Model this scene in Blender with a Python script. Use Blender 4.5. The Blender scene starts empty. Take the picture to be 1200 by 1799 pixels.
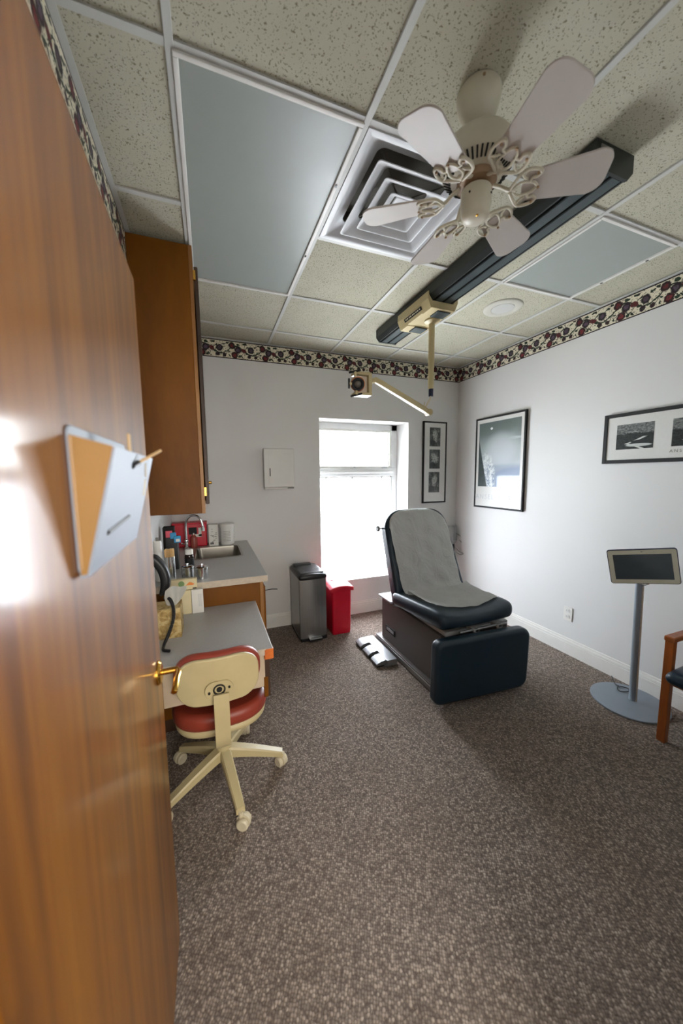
import bpy, bmesh, math, random
from mathutils import Vector, Matrix
random.seed(7)
D = bpy.data
SC = bpy.context.scene
COL = SC.collection
PI = math.pi
U = 0.6096                                   # two-foot ceiling module
XL, XR, YF, YN, HC = -0.329, 2.7245, 3.3207, 0.25, 2.7027
GX, GY = 0.5615, 1.1832                      # a crossing of the ceiling grid

# ------------------------------------------------------------------ camera
cam = D.cameras.new('camera'); cam_o = D.objects.new('camera', cam); COL.objects.link(cam_o)
F = Vector((0.35450927, 0.9289121, -0.10698359)); R = Vector((0.93381728, -0.35759505, -0.0105389)); UP = R.cross(F)
cam_o.matrix_world = Matrix(((R.x, UP.x, -F.x, 0), (R.y, UP.y, -F.y, 0), (R.z, UP.z, -F.z, 1.5042), (0, 0, 0, 1)))
cam.sensor_fit = 'HORIZONTAL'; cam.sensor_width = 36.0; cam.lens = 36 * 602.4 / 1200
cam.clip_start = 0.02
cam.dof.use_dof = True; cam.dof.focus_distance = 2.3; cam.dof.aperture_fstop = 2.8
SC.camera = cam_o

# ------------------------------------------------------------------ daylight, lamps, exposure
w = D.worlds.new('sky'); SC.world = w; w.use_nodes = True
wn = w.node_tree.nodes; wl = w.node_tree.links; wn.clear()
wo = wn.new('ShaderNodeOutputWorld'); bg = wn.new('ShaderNodeBackground')
tc = wn.new('ShaderNodeTexCoord'); sx = wn.new('ShaderNodeSeparateXYZ'); rp = wn.new('ShaderNodeValToRGB')
mp = wn.new('ShaderNodeMapRange'); mp.inputs[1].default_value = -1; mp.inputs[2].default_value = 1
wl.new(tc.outputs['Generated'], sx.inputs[0]); wl.new(sx.outputs[2], mp.inputs[0]); wl.new(mp.outputs[0], rp.inputs[0])
rp.color_ramp.elements[0].position = 0.40; rp.color_ramp.elements[0].color = (0.55, 0.54, 0.52, 1)
rp.color_ramp.elements[1].position = 0.56; rp.color_ramp.elements[1].color = (0.91, 0.95, 0.99, 1)
wl.new(rp.outputs[0], bg.inputs[0]); bg.inputs[1].default_value = 26.0; wl.new(bg.outputs[0], wo.inputs[0])

def area(name, loc, rot, sx_, sy_, energy, color, portal=False):
    l = D.lights.new(name, 'AREA'); l.shape = 'RECTANGLE'; l.size = sx_; l.size_y = sy_; l.energy = energy; l.color = color
    o = D.objects.new(name, l); COL.objects.link(o); o.location = loc; o.rotation_euler = rot
    if portal: l.cycles.is_portal = True
    return o
area('window_portal', (1.55, YF + 0.30, 1.22), (-PI / 2, 0, 0), 0.98, 1.66, 10, (1, 1, 1), portal=True)
area('hallway_lamp', (0.6, -0.95, 2.38), (0, 0, 0), 1.2, 0.6, 6.0, (1.0, 0.86, 0.66))
area('hallway_fill', (0.75, -2.15, 1.45), (PI / 2, 0, 0), 1.7, 1.5, 58.0, (1.0, 0.95, 0.88))  # added fill behind the camera to lift the far wall; no real window
SC.view_settings.view_transform = 'Standard'; SC.view_settings.look = 'None'
SC.view_settings.exposure = 0.5; SC.view_settings.gamma = 1.0; SC.view_settings.use_curve_mapping = False

# ------------------------------------------------------------------ helpers: materials
def lin(c):
    f = lambda v: (v / 255) / 12.92 if v / 255 <= 0.04045 else ((v / 255 + 0.055) / 1.055) ** 2.4
    return (f(c[0]), f(c[1]), f(c[2]), 1)

class NT:
    def __init__(s, name, rough=0.5, metal=0.0, spec=0.5, coat=0.0):
        s.m = D.materials.new(name); s.m.use_nodes = True; s.t = s.m.node_tree; s.n = s.t.nodes; s.l = s.t.links
        s.b = s.n['Principled BSDF']; s.b.inputs['Roughness'].default_value = rough; s.b.inputs['Metallic'].default_value = metal
        s.b.inputs['Specular IOR Level'].default_value = spec; s.b.inputs['Coat Weight'].default_value = coat
    def put(s, inp, v):
        if v is None: return
        if isinstance(v, bpy.types.NodeSocket): s.l.new(v, inp)
        elif isinstance(v, tuple) and len(v) == 3 and inp.type == 'RGBA': inp.default_value = lin(v)
        else: inp.default_value = v
    def M(s, op, a, b=None, c=None, clamp=False):
        x = s.n.new('ShaderNodeMath'); x.operation = op; x.use_clamp = clamp
        for i, v in enumerate((a, b, c)): s.put(x.inputs[i], v)
        return x.outputs[0]
    def mix(s, f, a, b):
        x = s.n.new('ShaderNodeMix'); x.data_type = 'RGBA'; s.put(x.inputs[0], f); s.put(x.inputs[6], a); s.put(x.inputs[7], b)
        return x.outputs[2]
    def coord(s, kind='Object', scale=(1, 1, 1), loc=(0, 0, 0), rot=(0, 0, 0)):
        c = s.n.new('ShaderNodeTexCoord'); m = s.n.new('ShaderNodeMapping'); s.l.new(c.outputs[kind], m.inputs[0])
        m.inputs['Scale'].default_value = scale; m.inputs['Location'].default_value = loc; m.inputs['Rotation'].default_value = rot
        return m.outputs[0]
    def sep(s, v):
        x = s.n.new('ShaderNodeSeparateXYZ'); s.l.new(v, x.inputs[0]); return x.outputs
    def comb(s, x, y, z=0.0):
        c = s.n.new('ShaderNodeCombineXYZ'); s.put(c.inputs[0], x); s.put(c.inputs[1], y); s.put(c.inputs[2], z); return c.outputs[0]
    def noise(s, v, scale=5.0, detail=2.0, rough=0.5, col=False, dist=0.0):
        x = s.n.new('ShaderNodeTexNoise'); s.l.new(v, x.inputs['Vector']); x.inputs['Scale'].default_value = scale
        x.inputs['Detail'].default_value = detail; x.inputs['Roughness'].default_value = rough; x.inputs['Distortion'].default_value = dist
        return x.outputs[1 if col else 0]
    def vor(s, v, scale=5.0, feature='F1', out=0, rnd=1.0):
        x = s.n.new('ShaderNodeTexVoronoi'); x.feature = feature; s.l.new(v, x.inputs['Vector']); x.inputs['Scale'].default_value = scale
        x.inputs['Randomness'].default_value = rnd
        return x.outputs[out]
    def ramp(s, f, stops):
        x = s.n.new('ShaderNodeValToRGB'); s.put(x.inputs[0], f); e = x.color_ramp.elements
        while len(e) < len(stops): e.new(0.5)
        for i, (p, c) in enumerate(stops):
            e[i].position = p; e[i].color = lin(c) if max(c) > 1 else (c[0], c[1], c[2], 1)
        return x.outputs[0]
    def smooth(s, v, a, b):
        x = s.n.new('ShaderNodeMapRange'); x.interpolation_type = 'SMOOTHSTEP'; s.put(x.inputs[0], v)
        x.inputs[1].default_value = a; x.inputs[2].default_value = b; return x.outputs[0]
    def ell(s, u, v, cx, cy, rx, ry, ang=0.0, soft=0.25):
        dx = s.M('SUBTRACT', u, cx); dy = s.M('SUBTRACT', v, cy)
        if ang:
            c, q = math.cos(ang), math.sin(ang)
            a = s.M('ADD', s.M('MULTIPLY', dx, c / rx), s.M('MULTIPLY', dy, q / rx)); b = s.M('ADD', s.M('MULTIPLY', dx, -q / ry), s.M('MULTIPLY', dy, c / ry))
        else: a = s.M('MULTIPLY', dx, 1 / rx); b = s.M('MULTIPLY', dy, 1 / ry)
        d = s.M('ADD', s.M('MULTIPLY', a, a), s.M('MULTIPLY', b, b))
        return s.smooth(d, 1 + soft, 1 - soft)
    def bump(s, h, strength=0.3, dist=0.002):
        x = s.n.new('ShaderNodeBump'); x.inputs['Strength'].default_value = strength; x.inputs['Distance'].default_value = dist
        s.l.new(h, x.inputs['Height']); s.l.new(x.outputs[0], s.b.inputs['Normal'])
    def col(s, v): s.put(s.b.inputs['Base Color'], v); return s
    def rgh(s, v): s.put(s.b.inputs['Roughness'], v); return s

def plain(name, c, rough=0.5, metal=0.0, spec=0.5, coat=0.0, var=0.06, scale=14.0, bump=0.0, bscale=300.0):
    k = NT(name, rough, metal, spec, coat)
    f = k.noise(k.coord(), scale, 3.0)
    lo = tuple(max(0, v * (1 - var)) for v in c); hi = tuple(min(255, v * (1 + var)) for v in c)
    k.col(k.mix(f, lo, hi))
    k.rgh(k.M('MULTIPLY_ADD', f, 0.12, rough - 0.06, clamp=True))
    if bump: k.bump(k.noise(k.coord(), bscale, 2.0), bump, 0.001)
    return k.m

M = {}
def build_materials():
    # walls: eggshell paint with a light orange-peel relief
    k = NT('wall_paint', 0.62, spec=0.3); v = k.coord()
    k.col(k.mix(k.noise(v, 1.3, 2.0), (214, 213, 210), (222, 221, 219))); k.bump(k.noise(v, 160.0, 3.0), 0.18, 0.0015); M['wall'] = k.m
    M['white_trim'] = plain('white_trim_paint', (226, 224, 218), 0.4, var=0.02)
    M['reveal'] = plain('window_white_paint', (228, 229, 228), 0.4, var=0.02)
    # loop pile carpet
    k = NT('loop_carpet', 0.95, spec=0.1); v = k.coord(rot=(0, 0, 0.5)); w_ = k.noise(v, 30, 2.0, col=True)
    vv = k.n.new('ShaderNodeVectorMath'); vv.operation = 'MULTIPLY_ADD'; k.l.new(w_, vv.inputs[0]); vv.inputs[1].default_value = (0.006, 0.006, 0); k.l.new(v, vv.inputs[2])
    cell = k.vor(vv.outputs[0], 118.0, rnd=0.55); cc = k.vor(vv.outputs[0], 118.0, out=1, rnd=0.55)
    sp = k.n.new('ShaderNodeSeparateColor'); k.l.new(cc, sp.inputs[0])
    base = k.ramp(sp.outputs[0], [(0.0, (118, 107, 100)), (0.35, (137, 126, 117)), (0.62, (153, 140, 130)), (0.82, (171, 157, 145)), (1.0, (184, 171, 157))])
    dark = k.smooth(cell, 0.35, 0.75); c1 = k.mix(k.M('MULTIPLY', dark, 0.62), base, (78, 68, 62))
    st = k.smooth(k.noise(k.coord(), 2.2, 3.0), 0.3, 0.75)
    c2 = k.mix(k.M('MULTIPLY', st, 0.18), c1, (104, 84, 66))
    k.col(c2); k.bump(k.M('SUBTRACT', 1.0, cell), 0.9, 0.004); M['carpet'] = k.m
    # fissured mineral-fibre ceiling tile
    k = NT('fissured_tile', 0.9, spec=0.15); v = k.coord()
    wv = k.noise(v, 22, 3.0, col=True)
    a = k.n.new('ShaderNodeVectorMath'); a.operation = 'MULTIPLY_ADD'; k.l.new(wv, a.inputs[0]); a.inputs[1].default_value = (0.018, 0.018, 0); k.l.new(v, a.inputs[2])
    n1 = k.noise(a.outputs[0], 130.0, 2.0, 0.6)
    n2 = k.vor(a.outputs[0], 105.0)
    spots = k.M('MAXIMUM', k.smooth(n1, 0.60, 0.66), k.smooth(n2, 0.21, 0.13))
    base = k.mix(k.noise(v, 7.0, 3.0), (182, 179, 159), (195, 192, 173))
    k.col(k.mix(k.M('MULTIPLY', spots, 0.8), base, (108, 97, 72)))
    k.bump(k.M('SUBTRACT', 1.0, spots), 0.5, 0.002); M['tile'] = k.m
    M['tbar'] = plain('ceiling_grid_enamel', (196, 197, 192), 0.45, var=0.02)
    M['speaker_rim'] = plain('cream_speaker_rim', (198, 196, 184), 0.6)
    M['diffuser'] = plain('prismatic_light_lens', (154, 161, 155), 0.36, var=0.015, bump=0.25, bscale=420.0)
    M['vent'] = plain('vent_enamel', (219, 221, 224), 0.42, var=0.03, scale=5)
    M['vent_dark'] = plain('vent_cavity', (92, 88, 78), 0.8)
    # woods
    def wood(name, cs, axis_scale, rough, coat, spec=0.5, gs=1.0, cr=0.16):
        k = NT(name, rough, spec=spec, coat=coat); k.b.inputs['Coat Roughness'].default_value = cr
        v = k.coord(scale=axis_scale); n = k.noise(v, 4.0 * gs, 5.0, 0.62, dist=0.5); g = k.noise(v, 26.0 * gs, 4.0, 0.7)
        f = k.M('ADD', k.M('MULTIPLY', n, 0.75), k.M('MULTIPLY', g, 0.25))
        k.col(k.ramp(f, [(0.30, cs[0]), (0.48, cs[1]), (0.60, cs[2]), (0.75, cs[3])])); k.bump(g, 0.05, 0.001); return k.m
    M['door'] = wood('orange_veneer', [(74, 38, 0), (120, 70, 1), (140, 85, 3), (160, 104, 10)], (3.0, 3.0, 0.13), 0.5, 0.5, 0.25, cr=0.15)
    M['cab'] = wood('cabinet_wood', [(88, 50, 0), (108, 62, 0), (117, 69, 0), (126, 76, 2)], (1.0, 1.0, 0.35), 0.5, 0.0, 0.25, gs=0.6)
    M['cab_dark'] = wood('dark_cabinet_edge', [(44, 28, 16), (56, 36, 20), (66, 42, 24), (76, 50, 30)], (2.0, 2.0, 0.3), 0.5, 0.0)
    M['cab_edge'] = wood('cabinet_face_frame', [(120, 78, 34), (146, 98, 46), (158, 110, 54), (168, 118, 60)], (4.0, 4.0, 0.3), 0.45, 0.0)
    M['raw_wood'] = wood('orange_stained_corner', [(176, 84, 26), (206, 106, 36), (220, 120, 44), (228, 134, 60)], (3.0, 0.8, 3.0), 0.5, 0.0)
    M['armchair_wood'] = wood('warm_oak', [(112, 54, 16), (150, 78, 26), (168, 92, 34), (184, 108, 46)], (3.0, 3.0, 0.3), 0.38, 0.15)
    k = NT('grey_laminate', 0.4, spec=0.45); v = k.coord()
    sp_ = k.smooth(k.noise(v, 480.0, 2.0), 0.35, 0.7)
    k.col(k.mix(sp_, (160, 158, 156), (182, 180, 176))); M['laminate'] = k.m
    M['lam_edge'] = plain('worn_laminate_edge', (188, 174, 154), 0.5, var=0.1, scale=40)
    M['beige_panel'] = plain('beige_melamine', (196, 176, 150), 0.5, var=0.06)
    # plastics, metals
    M['cream'] = plain('cream_plastic', (196, 180, 136), 0.42, var=0.04)
    M['cream_light'] = plain('pale_cream_enamel', (216, 205, 176), 0.38, var=0.03)
    M['fan'] = plain('fan_enamel', (206, 199, 178), 0.42, var=0.04)
    M['fan_blade'] = plain('fan_blade_laminate', (190, 182, 174), 0.5, var=0.03, bump=0.1)
    M['fan_rim'] = plain('aged_brown_rim', (158, 128, 94), 0.5)
    M['black'] = plain('black_plastic', (24, 25, 27), 0.4)
    M['soft_black'] = plain('matte_black', (16, 16, 17), 0.7)
    M['track'] = plain('green_black_enamel', (30, 37, 36), 0.38)
    M['track_strip'] = plain('slate_track_strip', (52, 66, 68), 0.4)
    k = NT('navy_vinyl', 0.34, spec=0.5); v = k.coord(); k.col(k.mix(k.noise(v, 6, 3), (16, 36, 50), (22, 45, 60))); k.bump(k.noise(v, 420, 2), 0.12, 0.001); M['navy'] = k.m
    M['taupe_metal'] = plain('taupe_painted_steel', (96, 90, 86), 0.45, metal=0.25, var=0.05, bump=0.08)
    M['pewter'] = plain('pewter_paint', (128, 128, 130), 0.36, metal=0.5, var=0.08)
    M['grey_top'] = plain('light_grey_shelf', (170, 170, 168), 0.45)
    M['brushed'] = plain('brushed_steel', (165, 166, 166), 0.32, metal=1.0, var=0.03)
    k = NT('vertical_brushed_steel', 0.33, 1.0); v = k.coord(scale=(60, 60, 0.6)); n = k.noise(v, 3.0, 3.0)
    k.col(k.mix(n, (138, 138, 137), (178, 178, 176))); k.rgh(k.M('MULTIPLY_ADD', n, 0.15, 0.27)); M['bin_steel'] = k.m
    M['chrome'] = plain('chrome', (214, 216, 218), 0.12, metal=1.0, var=0.01)
    M['steel_dark'] = plain('sink_steel', (150, 145, 136), 0.34, metal=1.0, var=0.06)
    M['brass'] = plain('polished_brass', (214, 164, 72), 0.18, metal=1.0, var=0.04)
    M['silver_paint'] = plain('silver_powder_coat', (142, 152, 162), 0.42, metal=0.35, var=0.03)
    M['red'] = plain('red_plastic', (196, 8, 40), 0.38, var=0.04)
    M['red_vinyl'] = plain('brick_red_vinyl', (142, 56, 38), 0.42, var=0.06, bump=0.15)
    M['white_plastic'] = plain('white_plastic', (218, 217, 212), 0.4, var=0.02)
    M['dispenser'] = plain('cream_white_enamel', (214, 212, 206), 0.38, var=0.02)
    M['grey_plastic'] = plain('grey_acrylic', (150, 160, 176), 0.5, var=0.03)
    M['reflected_tan'] = plain('tan_door_reflection', (156, 116, 58), 0.25, var=0.06)  # tan of the door mirrored in the holder's side, put into the colour
    M['paper'] = plain('white_paper', (224, 222, 214), 0.8, var=0.02)
    k = NT('crepe_exam_paper', 0.85, spec=0.15); v = k.coord(scale=(1, 1, 0.8)); n = k.noise(v, 9.0, 4.0, 0.6, dist=1.0)
    k.col(k.mix(n, (240, 241, 239), (248, 248, 246))); k.bump(n, 0.9, 0.02); M['crepe'] = k.m
    M['cardboard'] = plain('tan_card', (214, 200, 160), 0.8)
    M['sticks'] = plain('birch_sticks', (214, 180, 130), 0.7, var=0.1)
    k = NT('gold_tissue_box_print', 0.6); v = k.coord(); n = k.noise(v, 18.0, 3.0, dist=2.5)
    k.col(k.ramp(n, [(0.3, (128, 100, 48)), (0.48, (182, 152, 92)), (0.6, (206, 184, 132)), (0.72, (150, 128, 76))])); M['tissue_box'] = k.m
    M['blue'] = plain('blue_label', (40, 140, 190), 0.5)
    M['pink'] = plain('pink_label', (206, 80, 96), 0.5)
    M['green_print'] = plain('green_print', (120, 150, 96), 0.6)
    M['orange_print'] = plain('orange_print', (224, 132, 60), 0.6)
    M['print_grey'] = plain('grey_print', (120, 118, 112), 0.7)
    M['faint_print'] = plain('faint_grey_lettering', (186, 188, 190), 0.7)
    M['ivory_tablet'] = plain('ivory_bezel', (206, 204, 184), 0.35, var=0.02)
    M['white_dial'] = plain('white_lamp_rim', (206, 190, 170), 0.3)
    M['copper'] = plain('copper_rim', (196, 128, 96), 0.3, metal=0.8)
    M['navy_collar'] = plain('dark_blue_collar', (20, 26, 60), 0.4)
    k = NT('lens_glass', 0.05, spec=0.8); k.col(k.mix(k.noise(k.coord(), 30, 2), (60, 56, 50), (120, 112, 98))); M['lens'] = k.m
    k = NT('amber_bottle', 0.1, spec=0.6); k.col(k.mix(k.noise(k.coord(), 30, 2), (26, 14, 12), (40, 22, 18))); M['bottle'] = k.m
    # window panes
    k = NT('clear_pane'); k.n.remove(k.b); o = k.n['Material Output']
    t = k.n.new('ShaderNodeBsdfTransparent'); g = k.n.new('ShaderNodeBsdfGlossy'); g.inputs['Roughness'].default_value = 0.02
    fr = k.n.new('ShaderNodeFresnel'); mx = k.n.new('ShaderNodeMixShader'); t.inputs[0].default_value = (0.96, 0.98, 0.98, 1)
    k.l.new(fr.outputs[0], mx.inputs[0]); k.l.new(t.outputs[0], mx.inputs[1]); k.l.new(g.outputs[0], mx.inputs[2]); k.l.new(mx.outputs[0], o.inputs[0]); M['pane'] = k.m
    k = NT('frosted_pane'); k.n.remove(k.b); o = k.n['Material Output']
    t = k.n.new('ShaderNodeBsdfTransparent'); g = k.n.new('ShaderNodeBsdfTranslucent'); mx = k.n.new('ShaderNodeMixShader'); mx.inputs[0].default_value = 0.45
    t.inputs[0].default_value = (0.93, 0.95, 0.97, 1)
    nz = k.noise(k.coord(), 300, 2); g.inputs[0].default_value = (0.9, 0.92, 0.95, 1); k.l.new(k.mix(nz, (238, 242, 248), (246, 249, 255)), g.inputs[0])
    k.l.new(t.outputs[0], mx.inputs[1]); k.l.new(g.outputs[0], mx.inputs[2]); k.l.new(mx.outputs[0], o.inputs[0]); M['frost'] = k.m
    # wallpaper border: vines of dark red and plum roses on cream; UV u counts repeats, v spans the height
    k = NT('floral_border_print', 0.6, spec=0.3)
    uv = k.n.new('ShaderNodeUVMap').outputs[0]
    nz = k.noise(uv, 9.0, 3.0, col=True); s2 = k.n.new('ShaderNodeSeparateColor'); k.l.new(nz, s2.inputs[0])
    S = k.sep(uv)
    wu = k.M('ADD', S[0], k.M('MULTIPLY', k.M('SUBTRACT', s2.outputs[0], 0.5), 0.09)); wv_ = k.M('ADD', S[1], k.M('MULTIPLY', k.M('SUBTRACT', s2.outputs[1], 0.5), 0.15))
    fu = k.M('FRACT', k.M('ADD', wu, 100.0))
    c = k.mix(k.noise(uv, 20.0), (216, 208, 182), (232, 226, 204))
    def blob(cc, u, v, ru, rv, col, ang=0.0):
        m = k.ell(fu, wv_, u, v, ru, rv, ang)
        return k.mix(m, cc, col)
    vine = k.M('ABSOLUTE', k.M('SUBTRACT', wv_, k.M('MULTIPLY_ADD', k.M('SINE', k.M('MULTIPLY', wu, 2 * PI)), 0.22, 0.5)))
    c = k.mix(k.smooth(vine, 0.045, 0.02), c, (44, 52, 38))
    vine2 = k.M('ABSOLUTE', k.M('SUBTRACT', wv_, k.M('MULTIPLY_ADD', k.M('SINE', k.M('MULTIPLY', wu, 4 * PI)), 0.25, 0.45)))
    c = k.mix(k.smooth(vine2, 0.035, 0.012), c, (54, 60, 44))
    for a in ((.31, .82, .055, .07, (36, 56, 38), .5), (.42, .17, .02, .11, (34, 44, 34), .5), (.34, .15, .045, .06, (38, 58, 40), 0),
              (.86, .78, .07, .035, (36, 54, 38), .7), (.55, .86, .04, .06, (32, 34, 34), 0), (.60, .68, .02, .09, (36, 48, 38), -.6),
              (.93, .42, .06, .03, (40, 62, 42), .4), (.02, .38, .05, .035, (40, 60, 42), -.6), (.78, .28, .05, .03, (44, 58, 42), .6),
              (.66, .2, .06, .11, (46, 28, 36), 0), (.87, .19, .055, .10, (52, 28, 34), 0), (.485, .50, .08, .14, (94, 36, 40), .4), (.50, .86, .05, .05, (34, 46, 36), .3), (.0, .2, .03, .09, (36, 54, 38), .5), (.97, .86, .05, .05, (34, 48, 36), -.4), (.58, .36, .05, .05, (40, 56, 40), .8)):
        c = blob(c, *a)
    for u, v, col1, col2 in ((.105, .73, (48, 26, 30), (104, 36, 40)), (.30, .52, (44, 30, 40), (92, 74, 92)), (.19, .22, (58, 24, 28), (124, 44, 48)), (.72, .56, (40, 30, 38), (84, 66, 80))):
        c = blob(c, u, v, .105, .19, col1); c = blob(c, u, v, .055, .10, col2)
    lf = k.noise(k.comb(k.M('MULTIPLY', S[0], 1.7), S[1]), 13.0, 2.0, 0.5)
    c = k.mix(k.M('MULTIPLY', k.smooth(lf, .57, .61), .85), c, (52, 62, 48))
    edge = k.M('MAXIMUM', k.smooth(S[1], 0.055, 0.045), k.smooth(S[1], 0.94, 0.95))
    k.col(k.mix(edge, c, (42, 36, 40))); M['border'] = k.m
    # black and white landscape prints; UV 0..1
    def landscape(name, seed, kind):
        k = NT(name, 0.35, spec=0.4); uv = k.n.new('ShaderNodeUVMap').outputs[0]; S = k.sep(uv)
        u, v = S[0], S[1]; vs = k.comb(k.M('ADD', u, seed), v)
        n = k.noise(vs, 4.0, 8.0, 0.75); n2 = k.noise(vs, 14.0, 6.0, 0.75)
        if kind == 'river':
            ridge = k.M('ADD', 0.62, k.M('MULTIPLY', k.M('SUBTRACT', n, 0.5), 0.55)); sky = k.smooth(k.M('SUBTRACT', v, ridge), -0.02, 0.05)
            c = k.ramp(n2, [(0.35, (26, 30, 30)), (0.6, (56, 62, 60)), (0.75, (80, 86, 82))])
            snow = k.M('MULTIPLY', k.smooth(n2, 0.45, 0.6), k.smooth(v, 0.58, 0.72)); c = k.mix(snow, c, (196, 198, 192))
            c = k.mix(sky, c, k.ramp(n2, [(0.4, (70, 74, 74)), (0.65, (150, 154, 150))]))
            bend = k.M('ADD', 0.28, k.M('MULTIPLY', k.M('POWER', k.M('ABSOLUTE', k.M('SUBTRACT', v, 0.22)), 0.8), 1.5))
            r = k.M('MULTIPLY', k.smooth(k.M('ABSOLUTE', k.M('SUBTRACT', u, bend)), 0.07, 0.04), k.smooth(v, 0.5, 0.44))
            c = k.mix(r, c, (208, 210, 204)); c = k.mix(k.ell(u, v, .62, .15, .34, .06), c, (196, 200, 196)); c = k.mix(k.ell(u, v, .66, .28, .26, .07), c, (46, 50, 50))
        elif kind == 'falls':
            c = k.ramp(n, [(0.34, (20, 24, 24)), (0.5, (58, 64, 62)), (0.64, (120, 124, 118)), (0.76, (190, 190, 182))])
            c = k.mix(k.M('MULTIPLY', k.ell(k.M('ADD', u, k.M('MULTIPLY', k.M('SUBTRACT', n, 0.5), 0.9)), k.M('ADD', v, k.M('MULTIPLY', k.M('SUBTRACT', n2, 0.5), 0.9)), .5, .58, .20, .34, 0.2 * seed, .6), k.smooth(n2, .38, .55)), c, (190, 192, 186))
            c = k.mix(k.ell(u, v, .3, .2, .25, .14), c, (40, 44, 44))
        else:   # big poster: grey dusk valley under a moon
            c = k.ramp(v, [(0.0, (126, 140, 158)), (0.32, (146, 158, 172)), (0.36, (172, 180, 184)), (0.62, (150, 160, 158)), (0.82, (104, 116, 112)), (1.0, (92, 104, 100))])
            c = k.mix(k.M('MULTIPLY', k.ell(u, v, .56, .58, .34, .22, 0, .9), 0.55), c, (206, 212, 216))
            c = k.mix(k.ell(u, v, .32, .9, .03, .018), c, (226, 228, 226))
            hill = k.ell(u, v, .95, .04, .68, .26); c = k.mix(k.M('MULTIPLY', hill, .8), c, (112, 130, 156))
            bl = k.M('MULTIPLY', k.ell(u, v, .25, .22, .17, .32, 0.25, .5), k.smooth(n2, .44, .56)); c = k.mix(bl, c, (214, 220, 218))
            sl = k.M('ADD', k.M('MULTIPLY', u, 3.2), v); c = k.mix(k.smooth(sl, .78, .72), c, k.ramp(n2, [(.3, (38, 50, 48)), (.7, (58, 70, 70))]))
            c = k.mix(k.ell(u, v, .86, .72, .16, .02), c, (170, 180, 180))
        k.col(c); k.b.inputs['Coat Weight'].default_value = 0.6; k.b.inputs['Coat Roughness'].default_value = 0.05; return k.m
    M['ph1'] = landscape('mountain_river_print', 3.1, 'river'); M['ph2'] = landscape('snowy_shore_print', 8.4, 'river')
    M['ph3'] = landscape('pale_tree_print', 1.3, 'falls'); M['ph4'] = landscape('rock_spire_print', 5.7, 'falls'); M['ph5'] = landscape('waterfall_print', -2.6, 'falls')
    M['poster'] = landscape('moonlit_valley_print', 2.2, 'poster')
    k = NT('mat_board', 0.3, spec=0.4, coat=0.5); k.b.inputs['Coat Roughness'].default_value = 0.05
    k.col(k.mix(k.noise(k.coord(), 60), (212, 211, 206), (218, 217, 212))); M['mat'] = k.m
    k = NT('glossy_dark_screen', 0.08, spec=0.6); uv = k.n.new('ShaderNodeUVMap').outputs[0]; S = k.sep(uv)
    k.col(k.mix(k.noise(uv, 3), (64, 74, 80), (74, 84, 90))); M['screen'] = k.m
build_materials()

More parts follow.
